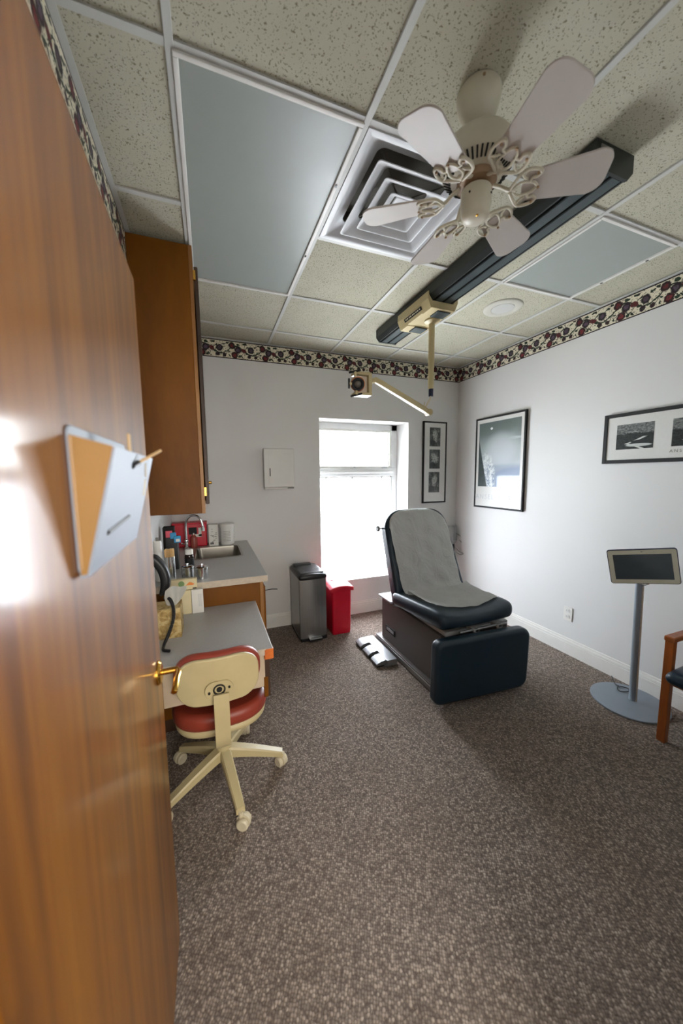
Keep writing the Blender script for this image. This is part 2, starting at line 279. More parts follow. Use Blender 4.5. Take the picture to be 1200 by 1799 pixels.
# ------------------------------------------------------------------ helpers: meshes
class MB:
    """collects shapes into one bmesh in world coordinates"""
    def __init__(s): s.bm = bmesh.new(); s.uv = None
    def add(s, bm2, mat=None):
        if mat is not None: bm2.transform(mat)
        me = D.meshes.new('tmp'); bm2.to_mesh(me); bm2.free(); s.bm.from_mesh(me); D.meshes.remove(me); return s
    def box(s, a, b, bev=0.0, seg=2, mat=None):
        t = bmesh.new(); bmesh.ops.create_cube(t, size=1.0)
        sz = [abs(b[i] - a[i]) for i in range(3)]; c = [(a[i] + b[i]) / 2 for i in range(3)]
        bmesh.ops.transform(t, matrix=Matrix.Translation(c) @ Matrix.Diagonal((*sz, 1)), verts=t.verts)
        if bev: bmesh.ops.bevel(t, geom=t.edges[:], offset=min(bev, min(sz) * .49), segments=seg, profile=0.5, affect='EDGES')
        return s.add(t, mat)
    def lathe(s, prof, c=(0, 0, 0), n=32, mat=None, cap=True):
        t = bmesh.new(); rings = []
        for r, z in prof:
            rings.append([t.verts.new((c[0] + r * math.cos(2 * PI * i / n), c[1] + r * math.sin(2 * PI * i / n), c[2] + z)) for i in range(n)])
        for a, b in zip(rings, rings[1:]):
            for i in range(n): t.faces.new((a[i], a[(i + 1) % n], b[(i + 1) % n], b[i]))
        if cap:
            if prof[0][0] > 1e-5: t.faces.new(rings[0][::-1])
            if prof[-1][0] > 1e-5: t.faces.new(rings[-1])
        bmesh.ops.remove_doubles(t, verts=t.verts, dist=1e-6)
        return s.add(t, mat)
    def cyl(s, a, b, r, r2=None, n=20, bev=0.0):
        a, b = Vector(a), Vector(b); h = (b - a).length; r2 = r if r2 is None else r2
        q = (b - a).normalized().to_track_quat('Z', 'Y').to_matrix().to_4x4()
        pr = [(r, 0), (r2, h)] if not bev else [(r - bev, 0), (r, bev), (r2, h - bev), (r2 - bev, h)]
        return s.lathe(pr, (0, 0, 0), n, Matrix.Translation(a) @ q)
    def tube(s, pts, r, n=10, rs=None, flat=1.0):
        pts = [Vector(p) for p in pts]; t = bmesh.new(); rings = []; up = None
        for i, p in enumerate(pts):
            d = (pts[min(i + 1, len(pts) - 1)] - pts[max(i - 1, 0)]).normalized()
            if up is None: up = Vector((0, 0, 1)) if abs(d.z) < .95 else Vector((0, 1, 0))
            x = d.cross(up).normalized(); y = x.cross(d).normalized(); up = y
            rr = rs[i] if rs else r
            rings.append([t.verts.new(p + x * rr * math.cos(2 * PI * k / n) + y * rr * flat * math.sin(2 * PI * k / n)) for k in range(n)])
        for a, b in zip(rings, rings[1:]):
            for i in range(n): t.faces.new((a[i], a[(i + 1) % n], b[(i + 1) % n], b[i]))
        t.faces.new(rings[0][::-1]); t.faces.new(rings[-1])
        return s.add(t)
    def prism(s, pts, h, mat=None, bev=0.0, seg=3):
        """outline in xy, extruded 0..h in z; both rims rounded"""
        t = bmesh.new(); a = [t.verts.new((x, y, 0)) for x, y in pts]; b = [t.verts.new((x, y, h)) for x, y in pts]; n = len(pts)
        fa = t.faces.new(a[::-1]); fb = t.faces.new(b)
        for i in range(n): t.faces.new((a[i], a[(i + 1) % n], b[(i + 1) % n], b[i]))
        bmesh.ops.recalc_face_normals(t, faces=t.faces)
        if bev:
            es = set(fa.edges[:]) | set(fb.edges[:])
            bmesh.ops.bevel(t, geom=list(es), offset=bev, segments=seg, profile=0.5, affect='EDGES')
        return s.add(t, mat)
    def rbox(s, half, r, mat, n=10, deform=None):
        """rounded cushion box with an even grid, optional deform(p)->p in local space"""
        hs = half
        def ax(h, r_): 
            k = [-h + r_ * (1 - math.cos(q * PI / 8)) * 1.0 for q in range(0, 4)]
            inner = [-h + r_ + (2 * h - 2 * r_) * q / n for q in range(n + 1)]
            return k + inner + [-v for v in reversed(k)]
        A = [ax(hs[i], min(r, hs[i] * .98)) for i in range(3)]
        t = bmesh.new(); vs = {}
        def vert(p):
            key = (round(p[0], 6), round(p[1], 6), round(p[2], 6))
            if key not in vs:
                q = Vector([max(-(hs[i] - min(r, hs[i] * .98)), min(hs[i] - min(r, hs[i] * .98), p[i])) for i in range(3)]); d = Vector(p) - q
                rr = min(r, min(hs) * .98) if False else r
                if d.length > 1e-9:
                    d.normalize(); lim = [min(r, hs[i] * .98) for i in range(3)]
                    q = q + Vector([d[i] * lim[i] for i in range(3)])
                if deform: q = Vector(deform(q))
                vs[key] = t.verts.new(q)
            return vs[key]
        for d in range(3):
            e, f = (d + 1) % 3, (d + 2) % 3
            for sg in (-1, 1):
                for i in range(len(A[e]) - 1):
                    for j in range(len(A[f]) - 1):
                        c = []
                        for (a_, b_) in ((i, j), (i + 1, j), (i + 1, j + 1), (i, j + 1)):
                            p = [0, 0, 0]; p[d] = sg * hs[d]; p[e] = A[e][a_]; p[f] = A[f][b_]; c.append(vert(p))
                        if sg < 0: c.reverse()
                        if len(set(c)) == 4:
                            try: t.faces.new(c)
                            except ValueError: pass
        return s.add(t, mat)
    def quad(s, pts, uvs=((0, 0), (1, 0), (1, 1), (0, 1))):
        if s.uv is None: s.uv = s.bm.loops.layers.uv.new('UVMap')
        vs = [s.bm.verts.new(p) for p in pts]; f = s.bm.faces.new(vs)
        for l, u in zip(f.loops, uvs): l[s.uv].uv = u
        return s
    def build(s, name, mat, parent=None, smooth=None, recalc=True):
        if recalc and s.uv is None: bmesh.ops.recalc_face_normals(s.bm, faces=s.bm.faces)
        if parent is not None: off = wloc(parent)
        else:
            xs = [v.co for v in s.bm.verts]
            off = Vector(((min(c.x for c in xs) + max(c.x for c in xs)) / 2, (min(c.y for c in xs) + max(c.y for c in xs)) / 2, min(c.z for c in xs)))
        bmesh.ops.translate(s.bm, verts=s.bm.verts, vec=-off)
        me = D.meshes.new(name); s.bm.to_mesh(me); s.bm.free()
        me.materials.append(M[mat] if isinstance(mat, str) else mat)
        if smooth is not None:
            for p in me.polygons: p.use_smooth = True
            me.set_sharp_from_angle(angle=math.radians(smooth))
        o = D.objects.new(name, me); COL.objects.link(o)
        if smooth is not None and smooth <= 50 and len(me.polygons) < 3000:
            wn_ = o.modifiers.new('weighted_normal', 'WEIGHTED_NORMAL'); wn_.keep_sharp = True; wn_.weight = 90
        if parent is not None: o.parent = parent
        else: o.location = off
        return o
def wloc(o):
    v = Vector(o.location)
    while o.parent: o = o.parent; v += Vector(o.location)
    return v
def tag(o, label=None, cat=None, group=None, kind=None):
    for k, v in (('label', label), ('category', cat), ('group', group), ('kind', kind)):
        if v: o[k] = v
    return o
def thing(name, loc, label, cat, group=None):
    o = D.objects.new(name, None); o.empty_display_size = 0.05; COL.objects.link(o); o.location = loc
    return tag(o, label, cat, group)
def struct(o): o['kind'] = 'structure'; return o
def text(s, size, mat4, name, mat, parent, depth=0.0004, spacing=1.0):
    cu = D.curves.new('t', 'FONT'); cu.body = s; cu.size = size; cu.extrude = depth; cu.align_x = 'CENTER'; cu.align_y = 'CENTER'; cu.space_character = spacing; cu.resolution_u = 3
    o = D.objects.new('t', cu); COL.objects.link(o); dg = bpy.context.evaluated_depsgraph_get(); me = D.meshes.new_from_object(o.evaluated_get(dg)); D.objects.remove(o); D.curves.remove(cu)
    b = MB(); b.bm.from_mesh(me); D.meshes.remove(me); b.bm.transform(mat4)
    return b.build(name, mat, parent, recalc=False)
def rrect(w_, h_, r, n=6, x0=0.0, y0=0.0):
    """rounded rectangle outline; r may be four radii (top-right, top-left, bottom-left, bottom-right)"""
    r4 = r if isinstance(r, (tuple, list)) else (r,) * 4; pts = []
    for (cx, cy, a0), rr in zip(((1, 1, 0), (-1, 1, PI / 2), (-1, -1, PI), (1, -1, 3 * PI / 2)), r4):
        for k in range(n + 1):
            a = a0 + PI / 2 * k / n; pts.append((x0 + cx * (w_ / 2 - rr) + rr * math.cos(a), y0 + cy * (h_ / 2 - rr) + rr * math.sin(a)))
    return pts
def basis(o, x, y, z): return Matrix(((x[0], y[0], z[0], o[0]), (x[1], y[1], z[1], o[1]), (x[2], y[2], z[2], o[2]), (0, 0, 0, 1)))
def arc(pts, n=10):
    """Catmull-Rom through points"""
    P = [Vector(p) for p in pts]; P = [2 * P[0] - P[1]] + P + [2 * P[-1] - P[-2]]; out = []
    for i in range(1, len(P) - 2):
        for k in range(n):
            t = k / n; a, b, c, d = P[i - 1:i + 3]
            out.append(0.5 * ((2 * b) + (c - a) * t + (2 * a - 5 * b + 4 * c - d) * t * t + (3 * b - a - 3 * c + d) * t ** 3))
    return out + [P[-2]]

# ------------------------------------------------------------------ large structure
T = 0.12
WX0, WX1, WZ0, WZ1, WD = 1.04, 2.065, 0.38, 2.07, 0.34       # window opening and recess depth
struct(MB().box((-1.6, -2.2, -0.1), (XR + T, YF + WD, 0)).build('floor', 'carpet'))
struct(MB().box((XL - T, YN - T, 0), (XL, YF + WD, HC + .1)).build('wall_left', 'wall'))
struct(MB().box((XR, YN - T, 0), (XR + T, YF + WD, HC + .1)).build('wall_right', 'wall'))
struct(MB().box((XL, YF, 0), (WX0, YF + WD, HC + .1)).box((WX1, YF, 0), (XR, YF + WD, HC + .1)).box((WX0, YF, 0), (WX1, YF + WD, WZ0))
       .box((WX0, YF, WZ1), (WX1, YF + WD, HC + .1)).build('wall_far', 'wall'))
DX0, DX1 = -0.165, 0.745
struct(MB().box((XL, YN - T, 0), (DX0 - .045, YN, HC + .1)).box((DX1 + .04, YN - T, 0), (XR, YN, HC + .1)).box((DX0 - .045, YN - T, 2.08), (DX1 + .04, YN, HC + .1)).build('wall_near', 'wall'))
# hallway shell behind the camera
struct(MB().box((-1.6, -2.3, 0), (XR + T, -2.2, 2.5)).box((-1.7, -2.3, 0), (-1.6, YN - T, 2.5)).box((XR + T, -2.3, 0), (XR + T + .1, YN - T, 2.5)).box((-1.6, YN - T - .01, 0), (XL - T, YN - T, 2.5)).build('wall_hallway', 'wall'))
struct(MB().box((-1.7, -2.3, 2.45), (XR + T + .1, YN - T, 2.55)).build('trim_1', 'wall'))
struct(MB().box((DX0 - .045, YN - T - .005, 0), (DX0 - .005, YN + .004, 2.08)).box((DX1, YN - T - .005, 0), (DX1 + .04, YN + .004, 2.08)).box((DX0 - .045, YN - T - .005, 2.04), (DX1 + .04, YN + .004, 2.08)).build('trim_2', 'door'))

# baseboards with two grooves
def baseboard(name, a, b, nrm):
    a, b, nrm = Vector(a), Vector(b), Vector(nrm); L = (b - a).length; d = (b - a).normalized()
    prof = [(0, 0), (.014, 0), (.014, .096), (.011, .099), (.011, .104), (.014, .107), (.012, .118), (.008, .121), (.008, .126), (.006, .134), (0, .137)]
    m = basis(a, nrm, (0, 0, 1), d)
    return struct(MB().prism([(x, z) for x, z in prof], L, m).build(name, 'white_trim'))
baseboard('baseboard_far', (.305, YF, 0), (XR, YF, 0), (0, -1, 0))
baseboard('baseboard_right', (XR, YN, 0), (XR, YF - .014, 0), (-1, 0, 0))
baseboard('baseboard_left', (XL, YN, 0), (XL, 1.50, 0), (1, 0, 0))
# wallpaper border on each wall: thin printed strip
BZ0, BZ1, PER = 2.545, HC - .004, 0.27
def border(name, a, b, n_):
    a, b, n_ = Vector(a), Vector(b), Vector(n_); L = (b - a).length / PER; o = n_ * .0015; z0, z1 = Vector((0, 0, BZ0)), Vector((0, 0, BZ1))
    k = MB(); k.quad([a + o + z0, b + o + z0, b + o + z1, a + o + z1], ((0, 0), (L, 0), (L, 1), (0, 1)))
    k.quad([a + z0, b + z0, b + o + z0, a + o + z0], ((0, 0), (L, 0), (L, .01), (0, .01)))
    return struct(k.build(name, 'border'))
border('trim_3', (XL, YF, 0), (XR, YF, 0), (0, -1, 0))
border('trim_4', (XR, YF, 0), (XR, YN, 0), (-1, 0, 0))
border('trim_5', (XL, YN, 0), (XL, YF, 0), (1, 0, 0))
# wall angle under the ceiling edge
struct(MB().box((XL, YN, HC - .002), (XL + .022, YF, HC + .002)).box((XR - .022, YN, HC - .002), (XR, YF, HC + .002)).box((XL, YF - .022, HC - .0019), (XR, YF, HC + .002)).build('trim_6', 'tbar'))

# suspended ceiling
ceil = struct(MB().box((XL, YN - T, HC + .09), (XR, YF + WD, HC + .13)).build('ceiling', 'vent_dark'))
xs = [XL] + [GX + i * U for i in range(-1, 4)] + [XR]
ys = [YN] + [GY + i * U for i in range(-1, 4)] + [YF]
BW = .012
for x in xs[1:-1]: MB().box((x - BW, YN, HC - .001), (x + BW, YF, HC + .03), .0015, 1).build('ceiling_runner', 'tbar', ceil)
for j, y in enumerate(ys[1:-1]):
    for i in range(len(xs) - 1):
        if i == 1 and abs(y - (GY + U)) < .01: continue               # the long light panel spans this crossing
        MB().box((xs[i] + (BW if i else 0), y - BW, HC), (xs[i + 1] - (BW if i < len(xs) - 2 else 0), y + BW, HC + .03)).build('cross_tee', 'tbar', ceil)
special = {(1, 2), (1, 3), (2, 2), (4, 2)}
for i in range(len(xs) - 1):
    for j in range(len(ys) - 1):
        if (i, j) in special: continue
        a = (xs[i] + .004, ys[j] + .004, HC + .007); b = (xs[i + 1] - .004, ys[j + 1] - .004, HC + .022)
        MB().box(a, b).build('ceiling_tile', 'tile', ceil)

def light_panel(x0, y0, x1, y1, label):
    t = thing('ceiling_light', ((x0 + x1) / 2, (y0 + y1) / 2, HC - .004), label, 'ceiling light')
    o = .006; w_ = .016
    f = MB()
    for k, (a, c, e, g) in enumerate(((x0 + o, y0 + o, x1 - o, y0 + o + w_), (x0 + o, y1 - o - w_, x1 - o, y1 - o), (x0 + o, y0 + o + w_, x0 + o + w_, y1 - o - w_), (x1 - o - w_, y0 + o + w_, x1 - o, y1 - o - w_))):
        f.box((a, c, HC - .007), (e, g, HC + .02), .003, 2)
    f.build('frame', 'white_trim', t, 40)
    MB().box((x0 + o + w_, y0 + o + w_, HC + .002), (x1 - o - w_, y1 - o - w_, HC + .008)).build('diffuser', 'diffuser', t)
    MB().box((x0 + .01, y0 + .01, HC + .02), (x1 - .01, y1 - .01, HC + .085)).build('housing', 'tbar', t)
    for yy in (y0 + (y1 - y0) * .22, y0 + (y1 - y0) * .62): MB().box((x1 - o - .012, yy, HC - .010), (x1 - o - .004, yy + .012, HC - .006)).build('latch', 'black', t)
light_panel(GX - U, GY, GX, GY + 2 * U, 'long unlit grey-white ceiling light panel left of the square air vent')
light_panel(GX + 2 * U, GY, GX + 3 * U, GY + U, 'square unlit ceiling light panel near the right wall border')

# window: frame, upper casement sash, lower sash with frosted film
def window():
    y0 = YF + .25
    fr = MB()
    A = lambda a, b, bev=.004: fr.box(a, b, bev, 1)
    A((WX0, y0, WZ0), (WX0 + .07, y0 + .06, WZ1)); A((WX1 - .075, y0, WZ0), (WX1, y0 + .06, WZ1))
    A((WX0, y0, 2.005), (WX1, y0 + .06, WZ1)); A((WX0, y0, WZ0), (WX1, y0 + .06, .46)); A((WX0, y0 - .006, 1.49), (WX1, y0 + .06, 1.585)); A((WX0 + .07, y0 - .018, 1.525), (WX1 - .07, y0 + .0, 1.55), .003)
    w_ = struct(fr.build('window_1', 'reveal', None, 40))
    s = MB()   # upper sash
    for a, b in (((WX0 + .07, 1.585), (WX1 - .075, 1.60)), ((WX0 + .07, 1.99), (WX1 - .075, 2.005)), ((WX0 + .07, 1.60), (WX0 + .085, 1.99)), ((WX1 - .09, 1.60), (WX1 - .075, 1.99))):
        s.box((a[0], y0 + .006, a[1]), (b[0], y0 + .05, b[1]), .003, 1)
    s.build('upper_sash', 'white_trim', w_)
    MB().box((WX0 + .08, y0 + .028, 1.595), (WX1 - .085, y0 + .032, 1.995)).build('upper_pane', 'pane', w_)
    MB().box((WX0 + .065, y0 + .028, .455), (WX1 - .07, y0 + .032, 1.495)).build('lower_pane', 'frost', w_)
    MB().box((WX0 + .07, y0 + .012, 1.474), (WX1 - .075, y0 + .022, 1.49), .002, 1).build('film_rail', 'white_plastic', w_)
    g = MB()
    for x in (1.19, 1.5, 1.87): g.box((x - .012, y0 + .004, 1.455), (x + .012, y0 + .014, 1.478), .002, 1)
    g.build('clip', 'white_plastic', w_)
    MB().box((1.86, y0 - .02, 1.578), (1.93, y0 - .006, 1.592), .003, 1).box((1.515, y0 - .014, 1.586), (1.535, y0 + .004, 1.598), .002, 1).build('sash_lift', 'brushed', w_)
    MB().cyl((1.985, y0 + .003, 1.735), (1.985, y0 - .022, 1.735), .006).box((1.94, y0 - .028, 1.73), (1.99, y0 - .020, 1.742), .003, 1).build('latch', 'white_plastic', w_)
    gk = MB()  # dark rubber gaskets
    gk.box((WX0 + .085, y0 + .022, 1.598), (WX1 - .09, y0 + .028, 1.603)).box((WX1 - .094, y0 + .022, 1.60), (WX1 - .09, y0 + .028, 1.99)).box((WX0 + .085, y0 + .022, 1.986), (WX1 - .09, y0 + .028, 1.992)).box((WX1 - .080, y0 + .0, .46), (WX1 - .076, y0 + .012, 1.49)).box((WX0 + .07, y0 + .0, 1.486), (WX1 - .076, y0 + .010, 1.492))
    gk.build('gasket', 'print_grey', w_)
window()
struct(MB().box((WX0, YF - .004, WZ0), (WX1, YF + .25, WZ0 + .006), .002, 1).build('trim_7', 'reveal'))

# ------------------------------------------------------------------ open door with lever handle
def door():
    x1 = -0.163; x0 = x1 - .040; y0, y1 = .29, 1.105
    d = struct(MB().box((x0, y0, .012), (x1, y1, 2.03), .003, 2).build('door_1', 'door', None, 40))
    h = MB(); c = (x1, 1.040, .955); r90 = Matrix.Translation(c) @ Matrix.Rotation(PI / 2, 4, 'Y')
    h.lathe([(.033, 0), (.033, .004), (.028, .010), (.014, .013)], (0, 0, 0), 28, r90); h.build('handle_rose', 'brass', d, 35)
    l = MB(); l.cyl((x1 + .008, 1.040, .955), (x1 + .052, 1.040, .955), .0085)
    l.tube(arc([(x1 + .05, 1.040, .955), (x1 + .055, 1.02, .956), (x1 + .053, .985, .957), (x1 + .052, .95, .953), (x1 + .050, .935, .949)], 6), .008, 10, flat=.8); l.build('lever', 'brass', d, 50)
    MB().box((x0 + .008, y1 - .001, .90), (x1 - .008, y1 + .0015, 1.01), .001, 1).build('latch_plate', 'brass', d)
    e = MB(); e.lathe([(.028, 0), (.028, .004), (.02, .01)], (0, 0, 0), 24, Matrix.Translation((x0, 1.04, .955)) @ Matrix.Rotation(-PI / 2, 4, 'Y')); e.build('handle_rose', 'brass', d, 35)
    for z in (.25, 1.0, 1.8): MB().cyl((x1 + .004, .283, z), (x1 + .004, .283, z + .09), .006, n=12).build('hinge', 'brass', d, 40)
door()
# wedge-shaped file pocket on the door
def pocket():
    xb = -.1625; ya, yb = .518, .825; zt, zb = 1.570, 1.378
    xt, xbm = -.113, -.153
    t = thing('wall_file_pocket', (xb, (ya + yb) / 2, zb), 'wedge-shaped grey chart holder mounted on the open wooden door', 'file holder')
    MB().prism(rrect(yb - ya, zt - zb, .012), .0035, basis((xb, (ya + yb) / 2, (zt + zb) / 2), (0, 1, 0), (0, 0, 1), (1, 0, 0)), .001, 1).build('back_plate', 'grey_plastic', t, 40)
    # sloped front plate
    f = MB(); th = .003
    for a, b in ((ya, yb),):
        n = Vector((zt - .026 - zb, 0, -(xt - xbm))).normalized() * th
        P = [Vector((xt, a, zt - .026)), Vector((xt, b, zt - .026)), Vector((xbm, b, zb)), Vector((xbm, a, zb))]
        bm = bmesh.new(); v1 = [bm.verts.new(p) for p in P]; v2 = [bm.verts.new(p + n) for p in P]
        bm.faces.new(v1); bm.faces.new(v2[::-1])
        for i in range(4): bm.faces.new((v1[i], v1[(i + 1) % 4], v2[(i + 1) % 4], v2[i]))
        f.add(bm)
    f.build('front_plate', 'grey_plastic', t)
    for y in (ya + .001, yb - .003):
        MB().prism([(xb + .003, zb), (xbm, zb), (xt, zt - .026), (xb + .003, zt - .012)], .002, basis((0, y + .002, 0), (1, 0, 0), (0, 0, 1), (0, -1, 0))).build('side_panel', 'reflected_tan', t)
    MB().box((xb + .003, ya, zb - .001), (xbm + .001, yb, zb + .002)).build('bottom_plate', 'grey_plastic', t)
    MB().cyl((xb + .004, ya + .004, zb + .01), (xb + .004, ya + .004, zt - .014), .004, n=10).build('edge_bead', 'reflected_tan', t, 40)
    fx = lambda z: xbm + (xt - xbm) * (z - zb) / (zt - .026 - zb) + .0032
    a = Vector((fx(1.427), .565, 1.427)); b = Vector((fx(1.437), .69, 1.437)); MB().tube([a, b], .0034, 8).build('slot', 'black', t)
    s = MB(); s.tube([(fx(1.53), .745, 1.530), (fx(1.505) + .0005, .775, 1.505)], .0028, 8, flat=.4).tube([(fx(1.50), .778, 1.500), (fx(1.468) + .0005, .792, 1.468)], .0034, 8, flat=.4); s.build('tape_strip', 'paper', t)
    # pencil clipped in the pocket rim
    p = thing('pencil', (xt - .004, .70, 1.545), 'short wooden pencil stuck over the rim of the door file holder', 'pencil')
    MB().tube([(xt + .004, .655, 1.528), (xt + .030, .725, 1.553)], .0026, 8).build('shaft', 'sticks', p); MB().tube([(xt - .002, .64, 1.5225), (xt + .004, .655, 1.528)], .0048, 8).build('clip', 'black', p)
    c = MB(); c.box((xt - .012, .668, 1.535), (xt - .009, .682, 1.577), .001, 1); c.build('tag', 'sticks', p)
pocket()

# ------------------------------------------------------------------ cabinetry at the left wall
def upper_cabinet():
    y0, y1, z0, z1, xf = 2.05, 3.318, 1.30, 2.689, -.030
    t = thing('wall_cabinet', (XL + .15, (y0 + y1) / 2, z0), 'tall brown wooden cabinet hung on the left wall up to the ceiling', 'cabinet')
    MB().box((XL + .001, y0, z0), (xf - .018, y1, z1), .002, 1).build('body', 'cab', t)
    f = MB()
    for a, b in (((y0, z0), (y0 + .04, z1)), ((y1 - .04, z0), (y1, z1)), ((y0 + .04, z0), (y1 - .04, z0 + .06)), ((y0 + .04, z1 - .08), (y1 - .04, z1))): f.box((xf - .018, a[0], a[1]), (xf, b[0], b[1]), .001, 1)
    f.build('face_frame', 'cab_edge', t)
    for a, b in ((y0 + .02, (y0 + y1) / 2 - .004), ((y0 + y1) / 2 + .004, y1 - .02)):
        d = MB().box((xf + .004, a, 1.35), (xf + .023, b, 2.60), .003, 1).build('door', 'cab_dark', t)
        MB().cyl((xf + .023, (b - .03 if a < 2.5 else a + .03), 1.46), (xf + .043, (b - .03 if a < 2.5 else a + .03), 1.46), .012, .009, 14).build('knob', 'brass', d, 40)
        for z in (1.395, 2.53): MB().box((xf - .002, a - .008 if a < 2.5 else b - .012, z), (xf + .012, a + .006 if a < 2.5 else b + .004, z + .05), .002, 1).build('hinge', 'brass', d)
upper_cabinet()
CZ, DZ = .90, .74
SX0, SX1, SY0, SY1 = -.135, .205, 2.68, 3.10
def base_cabinet():
    t = thing('base_cabinet', (-.03, 2.70, 0), 'brown wooden base cabinet under the grey sink worktop', 'cabinet')
    b = MB(); b.box((XL + .001, 2.11, .09), (.26, 2.128, .86)).box((XL + .001, 3.295, .09), (.26, 3.313, .86)).box((XL + .001, 2.128, .09), (.26, 3.295, .108)).box((XL + .001, 2.128, .108), (XL + .008, 3.295, .86)); b.build('carcass', 'cab', t)
    f = MB(); f.box((.26, 2.11, .09), (.28, 2.15, .86), .001, 1).box((.26, 3.273, .09), (.28, 3.313, .86), .001, 1).box((.26, 2.15, .82), (.28, 3.273, .86)).box((.26, 2.15, .09), (.28, 3.273, .12)); f.build('face_frame', 'cab_edge', t)
    MB().box((XL + .001, 2.13, 0), (.21, 3.31, .09)).build('toe_kick', 'cab_dark', t)
    for a, c in ((2.155, 2.705), (2.715, 3.268)):
        d = MB().box((.281, a, .13), (.298, c, .81), .003, 1).build('door', 'cab', t); MB().cyl((.298, c - .04 if a < 2.3 else a + .04, .72), (.320, c - .04 if a < 2.3 else a + .04, .72), .011, n=12).build('knob', 'brass', d, 40)
base_cabinet()
def worktop():
    z0 = .861; x1, y0, y1 = .303, 2.08, 3.318
    t = thing('countertop', (0, 2.7, z0), 'grey laminate worktop with an inset sink along the left wall', 'countertop')
    m = MB(); m.box((XL + .001, y0, z0), (x1, SY0, CZ), 0).box((XL + .001, SY1, z0), (x1, y1, CZ)).box((XL + .001, SY0, z0), (SX0, SY1, CZ)).box((SX1, SY0, z0), (x1, SY1, CZ)); m.build('slab', 'laminate', t)
    e = MB(); e.box((XL + .001, y0 - .0015, z0), (x1, y0, CZ - .001)); e.build('near_edge', 'lam_edge', t)
    MB().box((x1, y0 - .0015, z0), (x1 + .0015, y1, CZ - .001)).build('front_edge', 'white_trim', t)
worktop()
def sink():
    t = thing('sink', ((SX0 + SX1) / 2, (SY0 + SY1) / 2, CZ - .15), 'stainless steel sink set into the grey worktop', 'sink')
    x0, x1, y0, y1 = SX0, SX1, SY0, SY1; d = .15; r = .03
    bm = bmesh.new(); loops = []
    cx, cy, W, H = (x0 + x1) / 2, (y0 + y1) / 2, x1 - x0, y1 - y0
    for ww, hh, z, rr in ((W + .024, H + .024, CZ + .0012, .03), (W + .02, H + .02, CZ + .003, .03), (W - .008, H - .008, CZ + .003, .035), (W - .014, H - .014, CZ - .004, .035), (W - .03, H - .03, CZ - d + .02, .045), (W - .07, H - .07, CZ - d, .03)):
        loops.append([bm.verts.new((cx + a, cy + b, z)) for a, b in rrect(ww, hh, rr, 5)])
    for a, b in zip(loops, loops[1:]):
        for i in range(len(a)): bm.faces.new((a[i], a[(i + 1) % len(a)], b[(i + 1) % len(a)], b[i]))
    bm.faces.new(loops[-1]); MB().add(bm).build('basin', 'steel_dark', t, 50)
    MB().lathe([(.03, 0), (.03, .003), (.02, .002), (.0, .001)], (cx, cy, CZ - d), 24).build('drain', 'chrome', t, 40)
    f = thing('faucet', (-.205, 3.09, CZ), 'tall chrome gooseneck faucet beside the sink', 'faucet')
    MB().lathe([(.024, 0), (.024, .01), (.014, .02), (.012, .06), (.016, .065), (.016, .08), (.009, .09)], (-.205, 3.09, CZ), 24).build('base', 'chrome', f, 40)
    p = arc([(-.205, 3.09, CZ + .08), (-.204, 3.09, CZ + .19), (-.195, 3.085, CZ + .245), (-.165, 3.075, CZ + .28), (-.125, 3.06, CZ + .285), (-.09, 3.05, CZ + .26), (-.075, 3.045, CZ + .21), (-.072, 3.045, CZ + .175)], 6)
    MB().tube(p, .0095, 12).build('spout', 'chrome', f, 60); MB().cyl((-.072, 3.045, CZ + .155), (-.072, 3.045, CZ + .185), .0135, n=16).build('aerator', 'chrome', f, 40)
    MB().tube(arc([(-.205, 3.09, CZ + .05), (-.225, 3.05, CZ + .055), (-.235, 3.01, CZ + .07)], 4), .006, 8).build('lever', 'chrome', f, 60)
sink()
def desk():
    t = thing('desk', (-.05, 1.78, 0), 'low grey-topped desk between the sink counter and the office chair', 'desk')
    x1, y0, y1 = .226, 1.480, 2.105
    MB().box((XL + .001, y0, DZ - .030), (x1, y1, DZ), .001, 1).build('desk_top', 'laminate', t)
    MB().box((XL + .001, y0 - .002, DZ - .030), (x1 - .03, y0, DZ - .001)).build('near_edge', 'lam_edge', t)
    MB().box((x1, y0 + .003, DZ - .028), (x1 + .002, y1, DZ - .001)).build('front_edge', 'white_trim', t)
    MB().box((x1 - .036, y0 - .003, DZ - .052), (x1 + .005, y0 + .028, DZ - .004), .003, 1).build('corner_block', 'raw_wood', t)
    MB().box((-.22, y0 + .012, .555), (x1 - .034, y0 + .030, DZ - .030), .001, 1).build('end_panel', 'beige_panel', t)
    MB().box((x1 - .034, y0 + .014, .505), (x1 - .012, y1 - .01, DZ - .030), .001, 1).build('drawer_front', 'cab_dark', t)
    MB().box((x1 - .040, y0 + .010, .505), (x1 - .022, y0 + .024, .60), .001, 1).build('corner_post', 'cab', t)
    MB().box((XL + .001, y0 + .04, 0), (-.235, y0 + .058, DZ - .030), .001, 1).build('side_panel', 'cab_dark', t)
    MB().box((XL + .001, y0 + .058, .50), (XL + .016, y1, DZ - .030)).build('wall_rail', 'cab', t)
desk()

